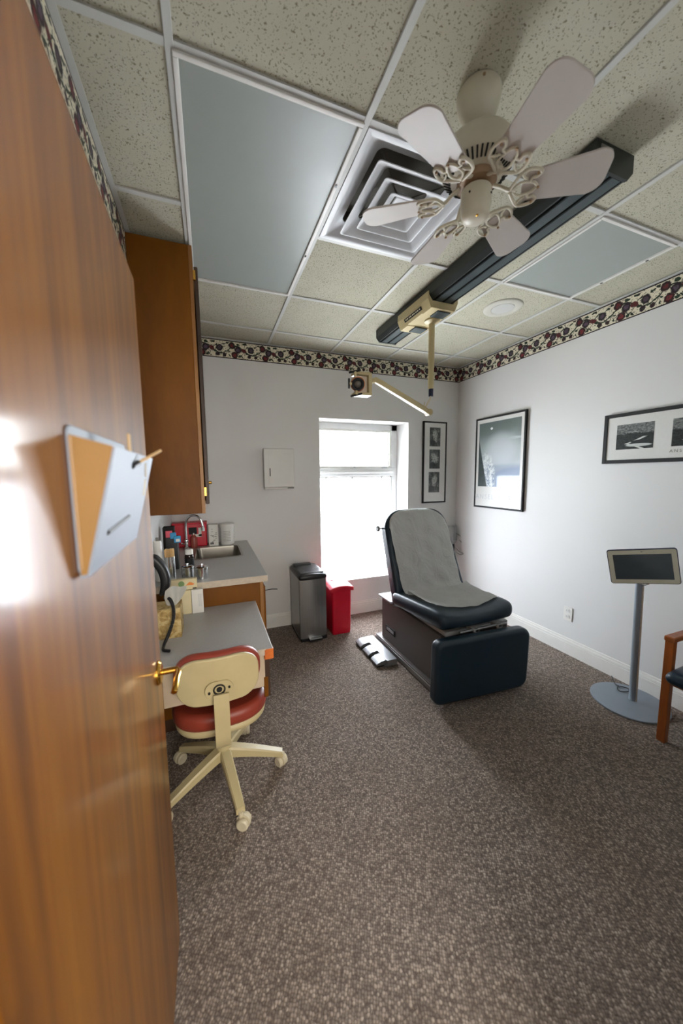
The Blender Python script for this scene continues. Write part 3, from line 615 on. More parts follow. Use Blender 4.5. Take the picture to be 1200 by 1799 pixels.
# ------------------------------------------------------------------ things on the worktop
def canister(x, y, z, r, h, label, fluted=False):
    t = thing('steel_canister', (x, y, z), label, 'jar')
    MB().lathe([(r - .004, 0), (r, .004), (r, h - .016), (r * 1.04, h - .014), (r * 1.04, h - .010), (r - .001, h - .009)], (x, y, z), 28).build('body', 'chrome', t, 30)
    MB().lathe([(r * 1.03, h - .009), (r * 1.03, h - .001), (r * .8, h + .003), (r * .2, h + .004), (0, h + .004)], (x, y, z), 28).build('lid', 'chrome', t, 30)
    MB().lathe([(.004, 0), (.004, .006), (.008, .010), (.007, .015), (0, .016)], (x, y, z + h + .004), 14).build('knob', 'chrome', t, 40)
canister(-.150, 2.20, CZ, .034, .072, 'left of the two short steel canisters on the near end of the worktop')
canister(-.070, 2.165, CZ, .035, .070, 'right of the two short steel canisters, nearest the open worktop')
def stick_jar():
    x, y, z, r, h = -.245, 2.23, CZ, .030, .135
    t = thing('stick_holder', (x, y, z), 'tall steel cup full of wooden sticks at the worktop end', 'cup')
    m = MB()
    m.lathe([(0, 0), (r, 0), (r, h), (r - .002, h), (r - .002, .004), (0, .004)], (x, y, z), 28, cap=False); m.build('cup', 'chrome', t, 40)
    for i in range(16):
        a = i * 2.4; q = .023 * math.sqrt((i + .5) / 16); px, py = x + q * math.cos(a), y + q * math.sin(a); top = z + .175 + .012 * random.random()
        MB().prism(rrect(.015, .175, .007, 3), .0018, Matrix.Translation((px, py, z + .004 + (top - z) / 2 )) @ Matrix.Rotation(a, 4, 'Z') @ Matrix.Rotation(PI / 2, 4, 'X')).build('wooden_stick', 'sticks', t)
stick_jar()
def bottle():
    x, y, z = -.150, 2.42, CZ
    t = thing('bottle', (x, y, z), 'dark bottle with a white cap behind the steel canisters', 'bottle')
    MB().lathe([(.0, 0), (.026, 0), (.028, .004), (.028, .085), (.024, .098), (.018, .104)], (x, y, z), 28).build('body', 'bottle', t, 40)
    MB().lathe([(.024, .1), (.024, .132), (.02, .135), (0, .135)], (x, y, z), 28).build('cap', 'white_plastic', t, 40)
    MB().lathe([(.0285, .02), (.0285, .075)], (x, y, z), 28, cap=False).build('label_band', 'soft_black', t, 40)
bottle()
def organizer():
    t = thing('file_stand', (-.245, 2.47, CZ), 'dark upright organizer behind the steel stick cup', 'organizer')
    MB().box((-.285, 2.44, CZ), (-.215, 2.52, CZ + .215), .004, 2).build('body', 'black', t, 40)
    MB().box((-.31, 2.53, CZ), (-.24, 2.60, CZ + .27), .004, 2).build('rear_panel', 'soft_black', t, 40)
    for i, (x, z, m, s) in enumerate(((-.262, .235, 'pink', .02), (-.238, .225, 'blue', .018), (-.214, .200, 'blue', .020))):
        o = tag(MB().box((x - s, 2.43 - i * .004, CZ + z - s * 1.0), (x + s, 2.436 - i * .004 + .006, CZ + z + s * 1.2), .003, 1).build('label_tab', m, t))
    MB().box((-.222, 2.4165, CZ + .188), (-.200, 2.4195, CZ + .206)).build('label_print', 'white_plastic', t)
organizer()
def soap_and_boxes():
    t = thing('sharps_box', (-.19, 3.25, CZ), 'red plastic box with an L-shaped white label behind the faucet', 'box')
    MB().box((-.315, 3.19, CZ), (-.045, 3.305, CZ + .205), .012, 3).build('body', 'red', t, 40)
    MB().box((-.32, 3.185, CZ + .195), (-.04, 3.31, CZ + .212), .006, 2).build('lid', 'red', t, 40)
    MB().box((-.112, 3.188, CZ + .09), (-.088, 3.190, CZ + .165)).box((-.17, 3.188, CZ + .085), (-.088, 3.190, CZ + .108)).build('white_label', 'paper', t)
    MB().box((-.19, 3.186, CZ + .11), (-.125, 3.190, CZ + .17), .001, 1).build('recess', 'soft_black', t)
    t = thing('carton', (.005, 3.21, CZ), 'white printed carton between the red box and round tub', 'box')
    MB().box((-.032, 3.17, CZ), (.046, 3.25, CZ + .185), .002, 1).build('carton_body', 'paper', t)
    m = MB()
    for i in range(14):
        z = CZ + .02 + random.random() * .145; x = -.02 + random.random() * .045; m.box((x, 3.1688, z), (x + .008 + random.random() * .012, 3.170, z + .004))
    m.build('print', 'print_grey', t)
    m = MB()
    for x in (-.020, -.005): m.box((x, 3.1686, CZ + .012), (x + .010, 3.170, CZ + .03))
    m.build('bold_print', 'soft_black', t)
    t = thing('wipes_tub', (.125, 3.22, CZ), 'round white plastic tub at the far end of the worktop', 'tub')
    MB().lathe([(0, 0), (.058, 0), (.061, .004), (.062, .15), (.058, .155)], (.125, 3.22, CZ), 36).build('tub', 'white_plastic', t, 40)
    MB().lathe([(.065, .150), (.066, .156), (.066, .178), (.062, .183), (0, .184)], (.125, 3.22, CZ), 36).build('lid', 'white_plastic', t, 40)
    m = MB()
    for i in range(7):
        for j in range(5):
            a = -PI / 2 - .5 + j * .2; z = .035 + i * .014
            m.box((-.004, -.0005, 0), (.004, .0005, .004), mat=Matrix.Translation((.125 + .0635 * math.cos(a), 3.22 + .0635 * math.sin(a), CZ + z)) @ Matrix.Rotation(a + PI / 2, 4, 'Z'))
    m.build('print', 'print_grey', t)
    t = thing('soap_bottle', (-.118, 3.13, CZ), 'small reddish-brown bottle standing behind the faucet', 'bottle')
    MB().lathe([(0, 0), (.026, 0), (.028, .01), (.027, .085), (.016, .1), (.012, .112), (0, .113)], (-.150, 3.145, CZ), 24).build('body', plain('rust_plastic', (146, 70, 56), .35), t, 40)
    MB().tube([(-.150, 3.145, CZ + .11), (-.150, 3.145, CZ + .128)], .006, 10).build('nozzle', 'white_plastic', t, 40)
soap_and_boxes()
def under_cabinet_clutter():
    t = thing('paper_roll_stand', (-.30, 2.20, CZ), 'white upright roll of paper against the left wall by the worktop', 'roll')
    MB().cyl((-.300, 2.20, CZ), (-.300, 2.20, CZ + .24), .022, n=28, bev=.003).build('roll', 'white_plastic', t, 40)
    MB().cyl((-.300, 2.20, CZ + .24), (-.300, 2.20, CZ + .255), .008, n=16).build('core', 'print_grey', t, 40)
under_cabinet_clutter()
# things on the desk
def desk_items():
    t = thing('tissue_box', (-.235, 1.80, DZ), 'gold-patterned tissue box with a white tissue on the desk', 'tissue box')
    MB().box((-.29, 1.745, DZ), (-.160, 1.875, DZ + .145), .003, 2).build('carton', 'tissue_box', t, 40)
    bm = bmesh.new(); n, m_ = 11, 9; g = []
    for i in range(n):
        row = []
        for j in range(m_):
            u, v = i / (n - 1) - .5, j / (m_ - 1); w_ = .03 + .10 * v ** .8 * (1 - .35 * v)
            row.append(bm.verts.new((-.205 + u * w_ + .030 * v, 1.80 + .016 * math.sin(u * 9 + v * 4) * (.4 + v) - .01 * v, DZ + .140 + .105 * v - .02 * abs(u) * v * 2)))
        g.append(row)
    for i in range(n - 1):
        for j in range(m_ - 1): bm.faces.new((g[i][j], g[i + 1][j], g[i + 1][j + 1], g[i][j + 1]))
    bmesh.ops.solidify(bm, geom=bm.faces[:], thickness=.001); MB().add(bm).build('tissue', 'paper', t, 60)
    t = thing('card_box', (-.15, 2.05, DZ), 'pale yellow card box with a red mark leaning at the back of the desk', 'box')
    MB().box((-.215, 2.035, DZ), (-.128, 2.068, DZ + .135), .002, 1).build('carton', 'cardboard', t)
    MB().box((-.196, 2.0338, DZ + .02), (-.190, 2.0352, DZ + .045)).build('red_mark', 'red', t)
    t = thing('card_box', (-.10, 2.05, DZ), 'white printed card box beside the yellow card box on the desk', 'box')
    MB().box((-.126, 2.030, DZ), (-.066, 2.062, DZ + .135), .002, 1).build('carton', 'paper', t)
    m = MB()
    for i in range(5): m.box((-.092 + .004 * i, 2.0288, DZ + .035 + (i % 2) * .004), (-.0905 + .004 * i, 2.0302, DZ + .11))
    m.build('print', 'faint_print', t)
    t = thing('flat_carton', (-.17, 2.075, DZ + .137), 'cream box with green and orange print stacked at the back of the desk', 'box')
    MB().box((-.240, 2.046, DZ + .137), (-.095, 2.076, DZ + .197), .002, 1).build('carton', 'cardboard', t)
    MB().lathe([(.016, 0), (.016, .0015)], (0, 0, 0), 20, Matrix.Translation((-.175, 2.0462, DZ + .172)) @ Matrix.Rotation(PI / 2, 4, 'X')).build('green_leaf_print', 'green_print', t)
    MB().prism([(-.022, -.008), (-.004, .010), (.008, .006), (.022, -.004), (.012, -.010)], .0015, Matrix.Translation((-.130, 2.0462, DZ + .170)) @ Matrix.Rotation(PI / 2, 4, 'X')).build('orange_leaf_print', 'orange_print', t)
    MB().box((-.118, 2.0446, DZ + .139), (-.098, 2.0462, DZ + .145)).build('bold_print', 'soft_black', t)
    # telephone on the wall above the desk
    t = thing('telephone', (-.30, 1.92, .88), 'dark blue-black wall telephone with a coiled cord beside the cabinet', 'telephone')
    MB().box((XL + .001, 1.86, .90), (-.292, 1.985, 1.13), .008, 3).build('phone_base', 'black', t, 40)
    q = Matrix.Translation((-.258, 1.915, 1.015)) @ Matrix.Rotation(math.radians(-14), 4, 'Y')
    def bend(p): return Vector((p.x - 3.2 * p.z * p.z + .02, p.y, p.z))
    MB().rbox((.024, .034, .108), .020, q, 8, bend).build('handset', 'black', t, 60)
    s = MB()
    for yy in (-.014, .006): s.tube([q @ bend(Vector((.0215, yy, -.09 + .18 * k / 12))) for k in range(13)], .0016, 6)
    s.build('handset_stripe', 'grey_plastic', t)
    pts = []; path = arc([(-.238, 1.86, .905), (-.205, 1.77, .925), (-.187, 1.72, .90), (-.188, 1.71, .85), (-.205, 1.69, .80), (-.222, 1.665, .765)], 20); up = Vector((0, 0, 1))
    for i, p in enumerate(path):
        d = (path[min(i + 1, len(path) - 1)] - path[max(i - 1, 0)]).normalized(); x = d.cross(Vector((1, 0, 0))).normalized(); y = x.cross(d)
        for k in range(4): a = (i * 4 + k) * .9; pts.append(p + (x * math.cos(a) + y * math.sin(a)) * .0062)
    MB().tube(pts, .0022, 6).build('coiled_cord', 'black', t, 80)
    MB().tube(arc([(-.222, 1.665, .765), (-.228, 1.65, .752), (-.225, 1.62, .748), (-.200, 1.60, .749)], 6), .007, 8, rs=None).build('cord_plug', 'black', t, 60)
desk_items()

# ------------------------------------------------------------------ exam chair and its paper
EC0, EC1 = 1.355, 2.005; ECX = (EC0 + EC1) / 2
BK = dict(y0=2.30, z0=.535, y1=2.59, z1=1.205)                 # front face line of the backrest
def seat_z(x, y):                                             # top of the seat cushion
    u = (x - ECX) / .33; v = (y - 1.74) / .62
    return .590 + .035 * abs(u) ** 2.5 - .010 * max(0, .25 - v) * 4 - .055 * max(0, v - .15)
def exam_chair():
    t = thing('exam_chair', (ECX, 2.2, 0), 'dark navy powered exam chair with a taupe steel base in the middle of the room', 'exam chair')
    MB().box((EC0 + .0, 1.785, 0), (EC1 - .02, 2.70, .062), .004, 2).build('plinth', 'taupe_metal', t, 40)
    MB().box((EC0 - .004, 1.785, .012), (EC0 + .002, 2.70, .050), .002, 1).build('plinth_trim', 'brushed', t)
    MB().box((EC0 + .03, 1.80, .062), (EC1 - .04, 2.64, .430), .008, 2).build('pedestal', 'taupe_metal', t, 40)
    MB().box((EC0 + .005, 2.44, .430), (EC1 - .015, 2.665, .446), .004, 2).build('rear_shelf', 'grey_top', t, 40)
    MB().box((EC0 + .024, 2.40, .150), (EC0 + .031, 2.56, .205), .003, 1).build('control_panel', 'soft_black', t)
    MB().box((EC0 + .022, 2.42, .165), (EC0 + .0245, 2.54, .190), .001, 1).build('panel_plate', 'brushed', t)
    MB().box((EC0 + .05, 1.78, .430), (EC1 - .06, 2.42, .462), .006, 2).build('seat_plate', 'grey_top', t, 40)
    # seat cushion
    def sd(p):
        x, y, z = p; X, Y = ECX + x, 2.06 + y
        top = seat_z(X, Y); 
        f = (z + .062) / .124
        zb = .470 + .02 * max(0, -y / .32) - .025 * max(0, y / .32) 
        w = 1 - .05 * max(0, -y / .33) ** 3
        return (x * w, y + .012 * math.cos(x / .33 * 1.4) * (-1 if y < 0 else 0), zb + (top - zb) * f - .53)
    MB().rbox((.325, .325, .062), .055, Matrix.Translation((ECX - .030, 2.06, .53)), 14, sd).build('seat', 'navy', t, 60)
    # hinges between seat and footrest
    for x in (ECX - .07, ECX + .13):
        MB().box((x - .022, 1.715, .455), (x + .022, 1.80, .480), .004, 1).box((x - .016, 1.715, .415), (x + .016, 1.735, .480), .003, 1).build('hinge', 'grey_top', t, 40)
    MB().cyl((ECX - .20, 1.735, .468), (ECX + .2, 1.735, .468), .009, n=14).build('hinge_rod', 'brushed', t, 40)
    # hanging footrest
    ca, sa = math.cos(.07), math.sin(.07); m = basis((ECX - .040, 1.745, .240), (ca, -sa, 0), (0, -.03, 1), (-sa, -ca, 0))
    MB().prism(rrect(.735, .435, (.07, .05, .05, .07), 7), .088, m, .030, 5).build('footrest', 'navy', t, 50)
    MB().prism(rrect(.60, .34, .04, 5), .02, basis((ECX + .01, 1.765, .25), (1, 0, 0), (0, 0, 1), (0, -1, 0))).build('footrest_plate', 'soft_black', t)
    # backrest slab
    up = Vector((0, BK['y1'] - BK['y0'], BK['z1'] - BK['z0'])); L = up.length + .07; up.normalize(); nrm = Vector((0, up.z, -up.y))
    o = Vector((ECX, BK['y0'], BK['z0'])) + up * (L / 2 - .07)
    out = rrect(EC1 - EC0 - .02, L, (.17, .15, .03, .03), 10)
    out = [(a * (1.03 - .12 * b), b) for a, b in out]
    MB().prism(out, .115, basis(o, (-1, 0, 0), up, nrm), .028, 5).build('backrest', 'navy', t, 50)
    b2 = rrect(EC1 - EC0 - .12, L - .12, (.14, .14, .03, .03), 8)
    MB().prism(b2, .03, basis(o + nrm * .112, (-1, 0, 0), up, nrm), .008, 2).build('back_shell', 'taupe_metal', t, 50)
    MB().cyl((EC0 - .022, 2.60, 1.045), (EC0 + .03, 2.60, 1.045), .007, n=12).cyl((EC0 - .045, 2.60, 1.045), (EC0 - .018, 2.60, 1.045), .025, n=20, bev=.005).build('side_knob', 'brushed', t, 40)
    MB().box((ECX - .12, 2.44, .40), (ECX + .12, 2.52, .60), .01, 2).build('back_bracket', 'taupe_metal', t, 40)
    # paper sheet over the backrest and seat
    p = thing('exam_table_paper', (ECX, 2.2, .60), 'wrinkled white crepe paper sheet draped over the navy exam chair', 'paper sheet')
    bm = bmesh.new(); g = []; NX, N1, N2 = 40, 52, 30; rng = random.Random(3)
    W0 = (EC1 - EC0 - .02) / 2
    for i in range(NX + 1):
        u = -1 + 2 * i / NX; col = []
        top = L - .07; e = max(0, (abs(u) * .288 - .130) / .158); top -= .15 * (1 - math.sqrt(max(0, 1 - min(1, e) ** 2)))
        for j in range(N1 + N2 + 1):
            if j <= N1:
                s = 1 - j / N1; q = s * top * 1.0; wd = .288 - .004 * (1 - s); x = ECX + .002 + u * wd
                b = Vector((x, BK['y0'], BK['z0'])) + up * q - nrm * .013
                k = 1 - s
                if k > .88: b += Vector((0, -.10 * ((k - .88) / .12) ** 2 * .6, .02 * ((k - .88) / .12) ** 2))
                wr = .0035 * math.sin(11 * u + 6 * s + 2 * math.sin(5 * s)) + .003 * math.sin(23 * s + 7 * u)
                if s > .95: b += nrm * (.050 * ((s - .95) / .05) ** 2) + up * .008 * (s - .95) / .05; wr *= .3
                col.append(b - nrm * wr)
            else:
                s = (j - N1) / N2; x = ECX + .004 + u * (.285 - .015 * s) - .03 * min(1, s * 1.5) - .00 * s
                yend = 1.815 + .03 * abs(u) + .055 * (u < 0) * abs(u) ** 2 * 0 - .012 * math.cos(3 * u)
                y0 = 2.31 - .06; y = y0 + (yend - y0) * s
                z = seat_z(x, y) + .009 + .004 * (1 + math.sin(14 * u + 9 * s)) * .5 + .004 * (1 + math.sin(8 * u - 16 * s)) * .5 + .02 * (1 - s) ** 3
                if s > .9: z -= .012 * ((s - .9) / .1) ** 2 * 0
                col.append(Vector((x, y, z)))
        g.append([bm.verts.new(v) for v in col])
    for a, b in zip(g, g[1:]):
        for j in range(len(a) - 1): bm.faces.new((a[j], b[j], b[j + 1], a[j + 1]))
    bmesh.ops.solidify(bm, geom=bm.faces[:], thickness=.0015)
    MB().add(bm).build('sheet', 'crepe', p, 70)
exam_chair()
def foot_pedal():
    t = thing('foot_pedal', (1.23, 2.46, 0), 'triple grey foot pedal on the carpet beside the exam chair', 'foot control')
    MB().box((1.215, 2.26, 0), (1.325, 2.70, .020), .004, 2).build('base_plate', 'pewter', t, 40)
    for k, y in enumerate((2.275, 2.43, 2.585)):
        pr = [(-.085, .012), (.02, .012), (.02, .044), (-.01, .050), (-.05, .044), (-.085, .026)]
        MB().prism(pr, .115, basis((1.235, y, 0), (1, 0, 0), (0, 0, 1), (0, 1, 0)), .003, 1).build('pedal', 'pewter', t, 40)
    MB().box((1.235, 2.26, .018), (1.325, 2.70, .050), .006, 2).build('spine', 'pewter', t, 40)
    MB().box((1.155, 2.28, 0), (1.25, 2.69, .010)).build('rubber_mat', 'soft_black', t)
foot_pedal()

# ------------------------------------------------------------------ office chair
def office_chair():
    cx, cy = .002, 1.68
    t = thing('office_chair', (cx, cy, 0), 'cream and brick-red office chair on castors tucked under the desk end', 'office chair')
    for k in range(5):
        a = math.radians(-79 + 72 * k); d = Vector((math.cos(a), math.sin(a), 0)); s = Vector((-d.y, d.x, 0)); c = Vector((cx, cy, 0))
        bm = bmesh.new(); rings = []
        for q in range(9):
            f = q / 8; r = .02 + .265 * f; z1 = .175 - .085 * f ** 1.2; h = .050 - .022 * f; w_ = .026 - .007 * f
            rings.append([bm.verts.new(c + d * r + s * sx_ * w_ * m_ + Vector((0, 0, z1 - h * q2))) for sx_, m_, q2 in ((-1, .75, 0), (1, .75, 0), (1, 1, .2), (1, 1, 1), (-1, 1, 1), (-1, 1, .2))])
        for r1, r2 in zip(rings, rings[1:]):
            for i in range(6): bm.faces.new((r1[i], r1[(i + 1) % 6], r2[(i + 1) % 6], r2[i]))
        bm.faces.new(rings[0]); bm.faces.new(rings[-1][::-1])
        arm = MB().add(bm).build('base_arm', 'cream', t, 30)
        e = c + d * .285; ca = a + (.9, 2.2, .3, 1.4, .6)[k]; x = Vector((math.cos(ca), math.sin(ca), 0)); y = Vector((-x.y, x.x, 0)); wc = e + x * .012
        m = MB()
        for sg in (-1, 1): m.cyl(wc + y * sg * .006 + Vector((0, 0, .0265)), wc + y * sg * .026 + Vector((0, 0, .0265)), .0265, n=24, bev=.005)
        m.build('castor_wheel', 'cream_light', arm, 35)
        m = MB(); m.cyl(e + Vector((0, 0, .03)), e + Vector((0, 0, .074)), .011, n=14); m.cyl(wc - y * .006 + Vector((0, 0, .030)), wc + y * .006 + Vector((0, 0, .030)), .031, n=20); m.build('castor_hood', 'cream_light', arm, 35)
    MB().lathe([(.030, .105), (.036, .125), (.036, .185), (.033, .195), (.033, .27), (.028, .275), (.028, .36), (.05, .375)], (cx, cy, 0), 28).build('column', 'cream', t, 35)
    MB().box((cx - .07, cy - .09, .370), (cx + .07, cy + .10, .395), .01, 2).build('tilt_plate', 'soft_black', t, 40)
    # seat
    def sd(p):
        x, y, z = p; u, v = x / .215, y / .215; r = max(1e-6, (abs(u) ** 3.2 + abs(v) ** 3.2) ** (1 / 3.2)); m_ = max(abs(u), abs(v)); s = m_ / r if r > 0 else 1
        dz = .012 * (1 - min(1, u * u + v * v)) * (1 if z > 0 else 0)
        return (x * s, y * s, z - dz)
    sc = (cx + .0, cy - .005, .452)
    sq = lambda a: [(math.copysign(abs(math.cos(2 * PI * k / 56)) ** .72, math.cos(2 * PI * k / 56)) * a, math.copysign(abs(math.sin(2 * PI * k / 56)) ** .72, math.sin(2 * PI * k / 56)) * a) for k in range(56)]
    MB().prism(sq(.212), .078, Matrix.Translation((sc[0], sc[1], .413)), .032, 5).build('seat_cushion', 'red_vinyl', t, 50)
    MB().prism(sq(.203), .040, Matrix.Translation((sc[0], sc[1], .383)), .018, 4).build('seat_shell', 'cream', t, 50)
    MB().tube(arc([(cx - .15, cy - .10, .395), (cx - .13, cy - .12, .350), (cx - .08, cy - .10, .335), (cx - .045, cy - .06, .375)], 8), .005, 8).build('height_lever', 'black', t, 60)
    # backrest: cushion plus hard shell seen from behind
    bc = Vector((cx - .006, 1.375, .694)); tilt = math.radians(-6); up = Vector((0, math.sin(tilt), math.cos(tilt))); nr = Vector((0, math.cos(tilt), -math.sin(tilt)))
    def curve(p, o): return p
    def slab(name, w_, h_, th, off, dz, r, bev, mat):
        bm = bmesh.new(); out = rrect(w_, h_, r, 8, 0, dz); a = MB().prism(out, th, None, bev, 4).bm
        a2 = a.copy(); a.free()
        bmesh.ops.triangulate(a2, faces=[f for f in a2.faces if len(f.verts) > 4])
        bmesh.ops.subdivide_edges(a2, edges=[e_ for e_ in a2.edges if e_.calc_length() > .05], cuts=3, use_grid_fill=False)
        for v in a2.verts: v.co.z += 1.1 * v.co.x ** 2 * -1.0 + .0   # wraps forward at the sides
        m = basis(bc + nr * off, (-1, 0, 0), up, -nr)
        k = MB(); k.add(a2, m); return k.build(name, mat, t, 50)
    slab('back_cushion', .340, .205, .050, .066, .004, (.095, .095, .085, .085), .022, 'red_vinyl')
    sh = slab('back_shell', .318, .205, .016, .016, -.002, (.085, .085, .075, .075), .006, 'cream')
    hb = bc + up * (-.036) - nr * .003
    MB().prism(rrect(.108, .078, .037, 8), .006, basis(hb + nr * .004, (-1, 0, 0), up, -nr), .002, 2).build('pivot_plate', 'cream', t, 40)
    q = basis(hb, (-1, 0, 0), up, -nr)
    MB().lathe([(.0235, -.002), (.0235, .006), (.019, .0065), (.017, .001), (0, -.001)], (0, 0, 0), 28, q @ Matrix.Translation((0, .004, 0))).build('pivot_ring', 'black', t, 40)
    MB().lathe([(.011, 0), (.010, .006), (0, .007)], (0, 0, 0), 20, q @ Matrix.Translation((0, .004, .001))).build('pivot_bolt', 'soft_black', t, 40)
    for sx_ in (-.038, .038): MB().lathe([(.0045, 0), (.0045, .0075), (0, .0075)], (0, 0, 0), 12, q @ Matrix.Translation((sx_, .002 - sx_ * .15, 0))).build('rivet', 'black', t, 40)
    # flat steel bar from the backrest down and under the seat
    bar = [(cx, 1.365, .645), (cx, 1.362, .60), (cx, 1.362, .50), (cx, 1.368, .44), (cx, 1.40, .395), (cx, 1.46, .378), (cx, 1.60, .374)]
    pts = arc(bar, 6); bm = bmesh.new(); rr = []
    for i, p in enumerate(pts):
        dd = (pts[min(i + 1, len(pts) - 1)] - pts[max(i - 1, 0)]).normalized(); n_ = dd.cross(Vector((1, 0, 0))).normalized()
        rr.append([bm.verts.new(p + Vector((sx_ * .029, 0, 0)) + n_ * q_ * .0045) for sx_, q_ in ((-1, -1), (1, -1), (1, 1), (-1, 1))])
    for r1, r2 in zip(rr, rr[1:]):
        for i in range(4): bm.faces.new((r1[i], r1[(i + 1) % 4], r2[(i + 1) % 4], r2[i]))
    bm.faces.new(rr[0]); bm.faces.new(rr[-1][::-1])
    MB().add(bm).build('back_bar', 'cream', t, 40)
office_chair()

# ------------------------------------------------------------------ bins
def steel_bin():
    x0, x1, y0, y1, h = .698, .955, 2.895, 3.275, .575
    t = thing('pedal_bin', ((x0 + x1) / 2, (y0 + y1) / 2, 0), 'brushed steel pedal bin with a black lid below the wall dispenser', 'bin')
    MB().prism(rrect(x1 - x0, y1 - y0, .02, 4, (x0 + x1) / 2, (y0 + y1) / 2), .03, Matrix.Translation((0, 0, 0)), .003, 1).build('base', 'black', t, 40)
    W = x1 - x0
    pts = [(x0 + .004, y1 - .004), (x0 + .004, y0 + .016)] + [(x0 + .004 + (W - .008) * k / 10, y0 + .016 - .020 * math.sin(PI * k / 10)) for k in range(1, 10)] + [(x1 - .004, y0 + .016), (x1 - .004, y1 - .004)]
    MB().prism(pts, h - .03, Matrix.Translation((0, 0, .03)), 0).build('body', 'bin_steel', t, 30)
    MB().box((x0 + .003, y0 + .020, .03), (x0 + .008, y0 + .032, h)).build('seam', 'soft_black', t)
    def ld(p):
        x, y, z = p; f = max(0, -y / .19)
        return (x, y - .012 * math.cos(x / .13 * 1.5) * (y < -.12), z + .014 * math.cos(x / .13 * 1.4) * (z > 0) - .012 * f * f * (z > 0))
    MB().rbox((W / 2 + .004, (y1 - y0) / 2 + .002, .026), .022, Matrix.Translation(((x0 + x1) / 2, (y0 + y1) / 2, h + .022)), 8, ld).build('lid', 'black', t, 60)
    MB().rbox((W / 2 - .02, .075, .006), .005, Matrix.Translation(((x0 + x1) / 2, y0 + .10, h + .052)), 6).build('lid_front_panel', 'black', t, 60)
    MB().rbox((.09, .035, .018), .012, Matrix.Translation(((x0 + x1) / 2 - .02, y1 - .06, h + .055)), 6).build('lid_hinge', 'black', t, 60)
    MB().box(((x0 + x1) / 2 - .055, y0 - .045, .028), ((x0 + x1) / 2 + .065, y0 + .02, .040), .004, 2).build('pedal', 'brushed', t, 40)
    MB().box(((x0 + x1) / 2 - .060, y0 - .042, .014), ((x0 + x1) / 2 + .070, y0 + .02, .028), .004, 1).build('pedal_bracket', 'black', t, 40)
steel_bin()
def red_bin():
    x0, x1, y0, y1, h = 1.012, 1.205, 2.915, 3.285, .445
    t = thing('medical_waste_bin', ((x0 + x1) / 2, (y0 + y1) / 2, 0), 'bright red plastic lidded bin standing under the window', 'bin')
    bm = bmesh.new(); L = []
    cx, cy = (x0 + x1) / 2, (y0 + y1) / 2
    for z, k in ((0, .93), (.01, .95), (.03, .96), (h - .05, 1.0), (h, 1.01)): L.append([bm.verts.new((cx + a * k, cy + b * k, z)) for a, b in rrect(x1 - x0, y1 - y0, .02, 4)])
    for a, b in zip(L, L[1:]):
        for i in range(len(a)): bm.faces.new((a[i], a[(i + 1) % len(a)], b[(i + 1) % len(a)], b[i]))
    bm.faces.new(L[0][::-1]); bm.faces.new(L[-1]); MB().add(bm).build('body', 'red', t, 40)
    def ld(p): x, y, z = p; return (x, y, z + .022 * (1 - (x / .12) ** 2) + .012 * y / .19 + (-.012 if (y < -.15 and z < 0) else 0))
    MB().rbox((.118, .200, .014), .012, Matrix.Translation((cx, cy, h + .006)), 10, ld).build('lid', 'red', t, 60)
    MB().box((x0 + .03, y0 + .004, .05), (x1 - .03, y0 + .0075, h - .06), .002, 1).build('front_panel', 'red', t, 40)
    MB().box((cx - .05, cy - .02, h + .0405), (cx + .03, cy + .05, h + .0425), .001, 1).build('lid_label', 'pink', t)
red_bin()

# ------------------------------------------------------------------ walls: dispenser, pictures, outlet
def dispenser():
    x0, x1, z0, z1, y0 = .475, .765, 1.378, 1.758, YF - .045
    t = thing('towel_dispenser', ((x0 + x1) / 2, YF - .02, z0), 'white metal paper towel dispenser on the wall left of the window', 'dispenser')
    MB().box((x0 + .012, YF - .048, z0 + .012), (x1 - .012, YF - .001, z1 - .004), .006, 2).build('case', 'dispenser', t, 40)
    MB().box((x0, YF - .068, z0 + .018), (x1, YF - .046, z1), .009, 3).build('front_cover', 'dispenser', t, 40)
    MB().box((x0 + .045, YF - .0705, z0 + .055), (x1 - .045, YF - .067, z1 - .04), .003, 2).build('cover_panel', 'dispenser', t, 40)
    MB().box((x0 + .052, YF - .0725, 1.50), (x0 + .060, YF - .0700, 1.575), .001, 1).build('level_slot', 'soft_black', t)
    MB().box((x0 + .004, YF - .060, z0), (x1 - .004, YF - .010, z0 + .016), .003, 1).build('base_lip', 'dispenser', t, 40)
    MB().box((x1 - .07, YF - .066, z0 + .004), (x1 - .01, YF - .058, z0 + .014), .002, 1).build('towel_edge', 'print_grey', t)
dispenser()
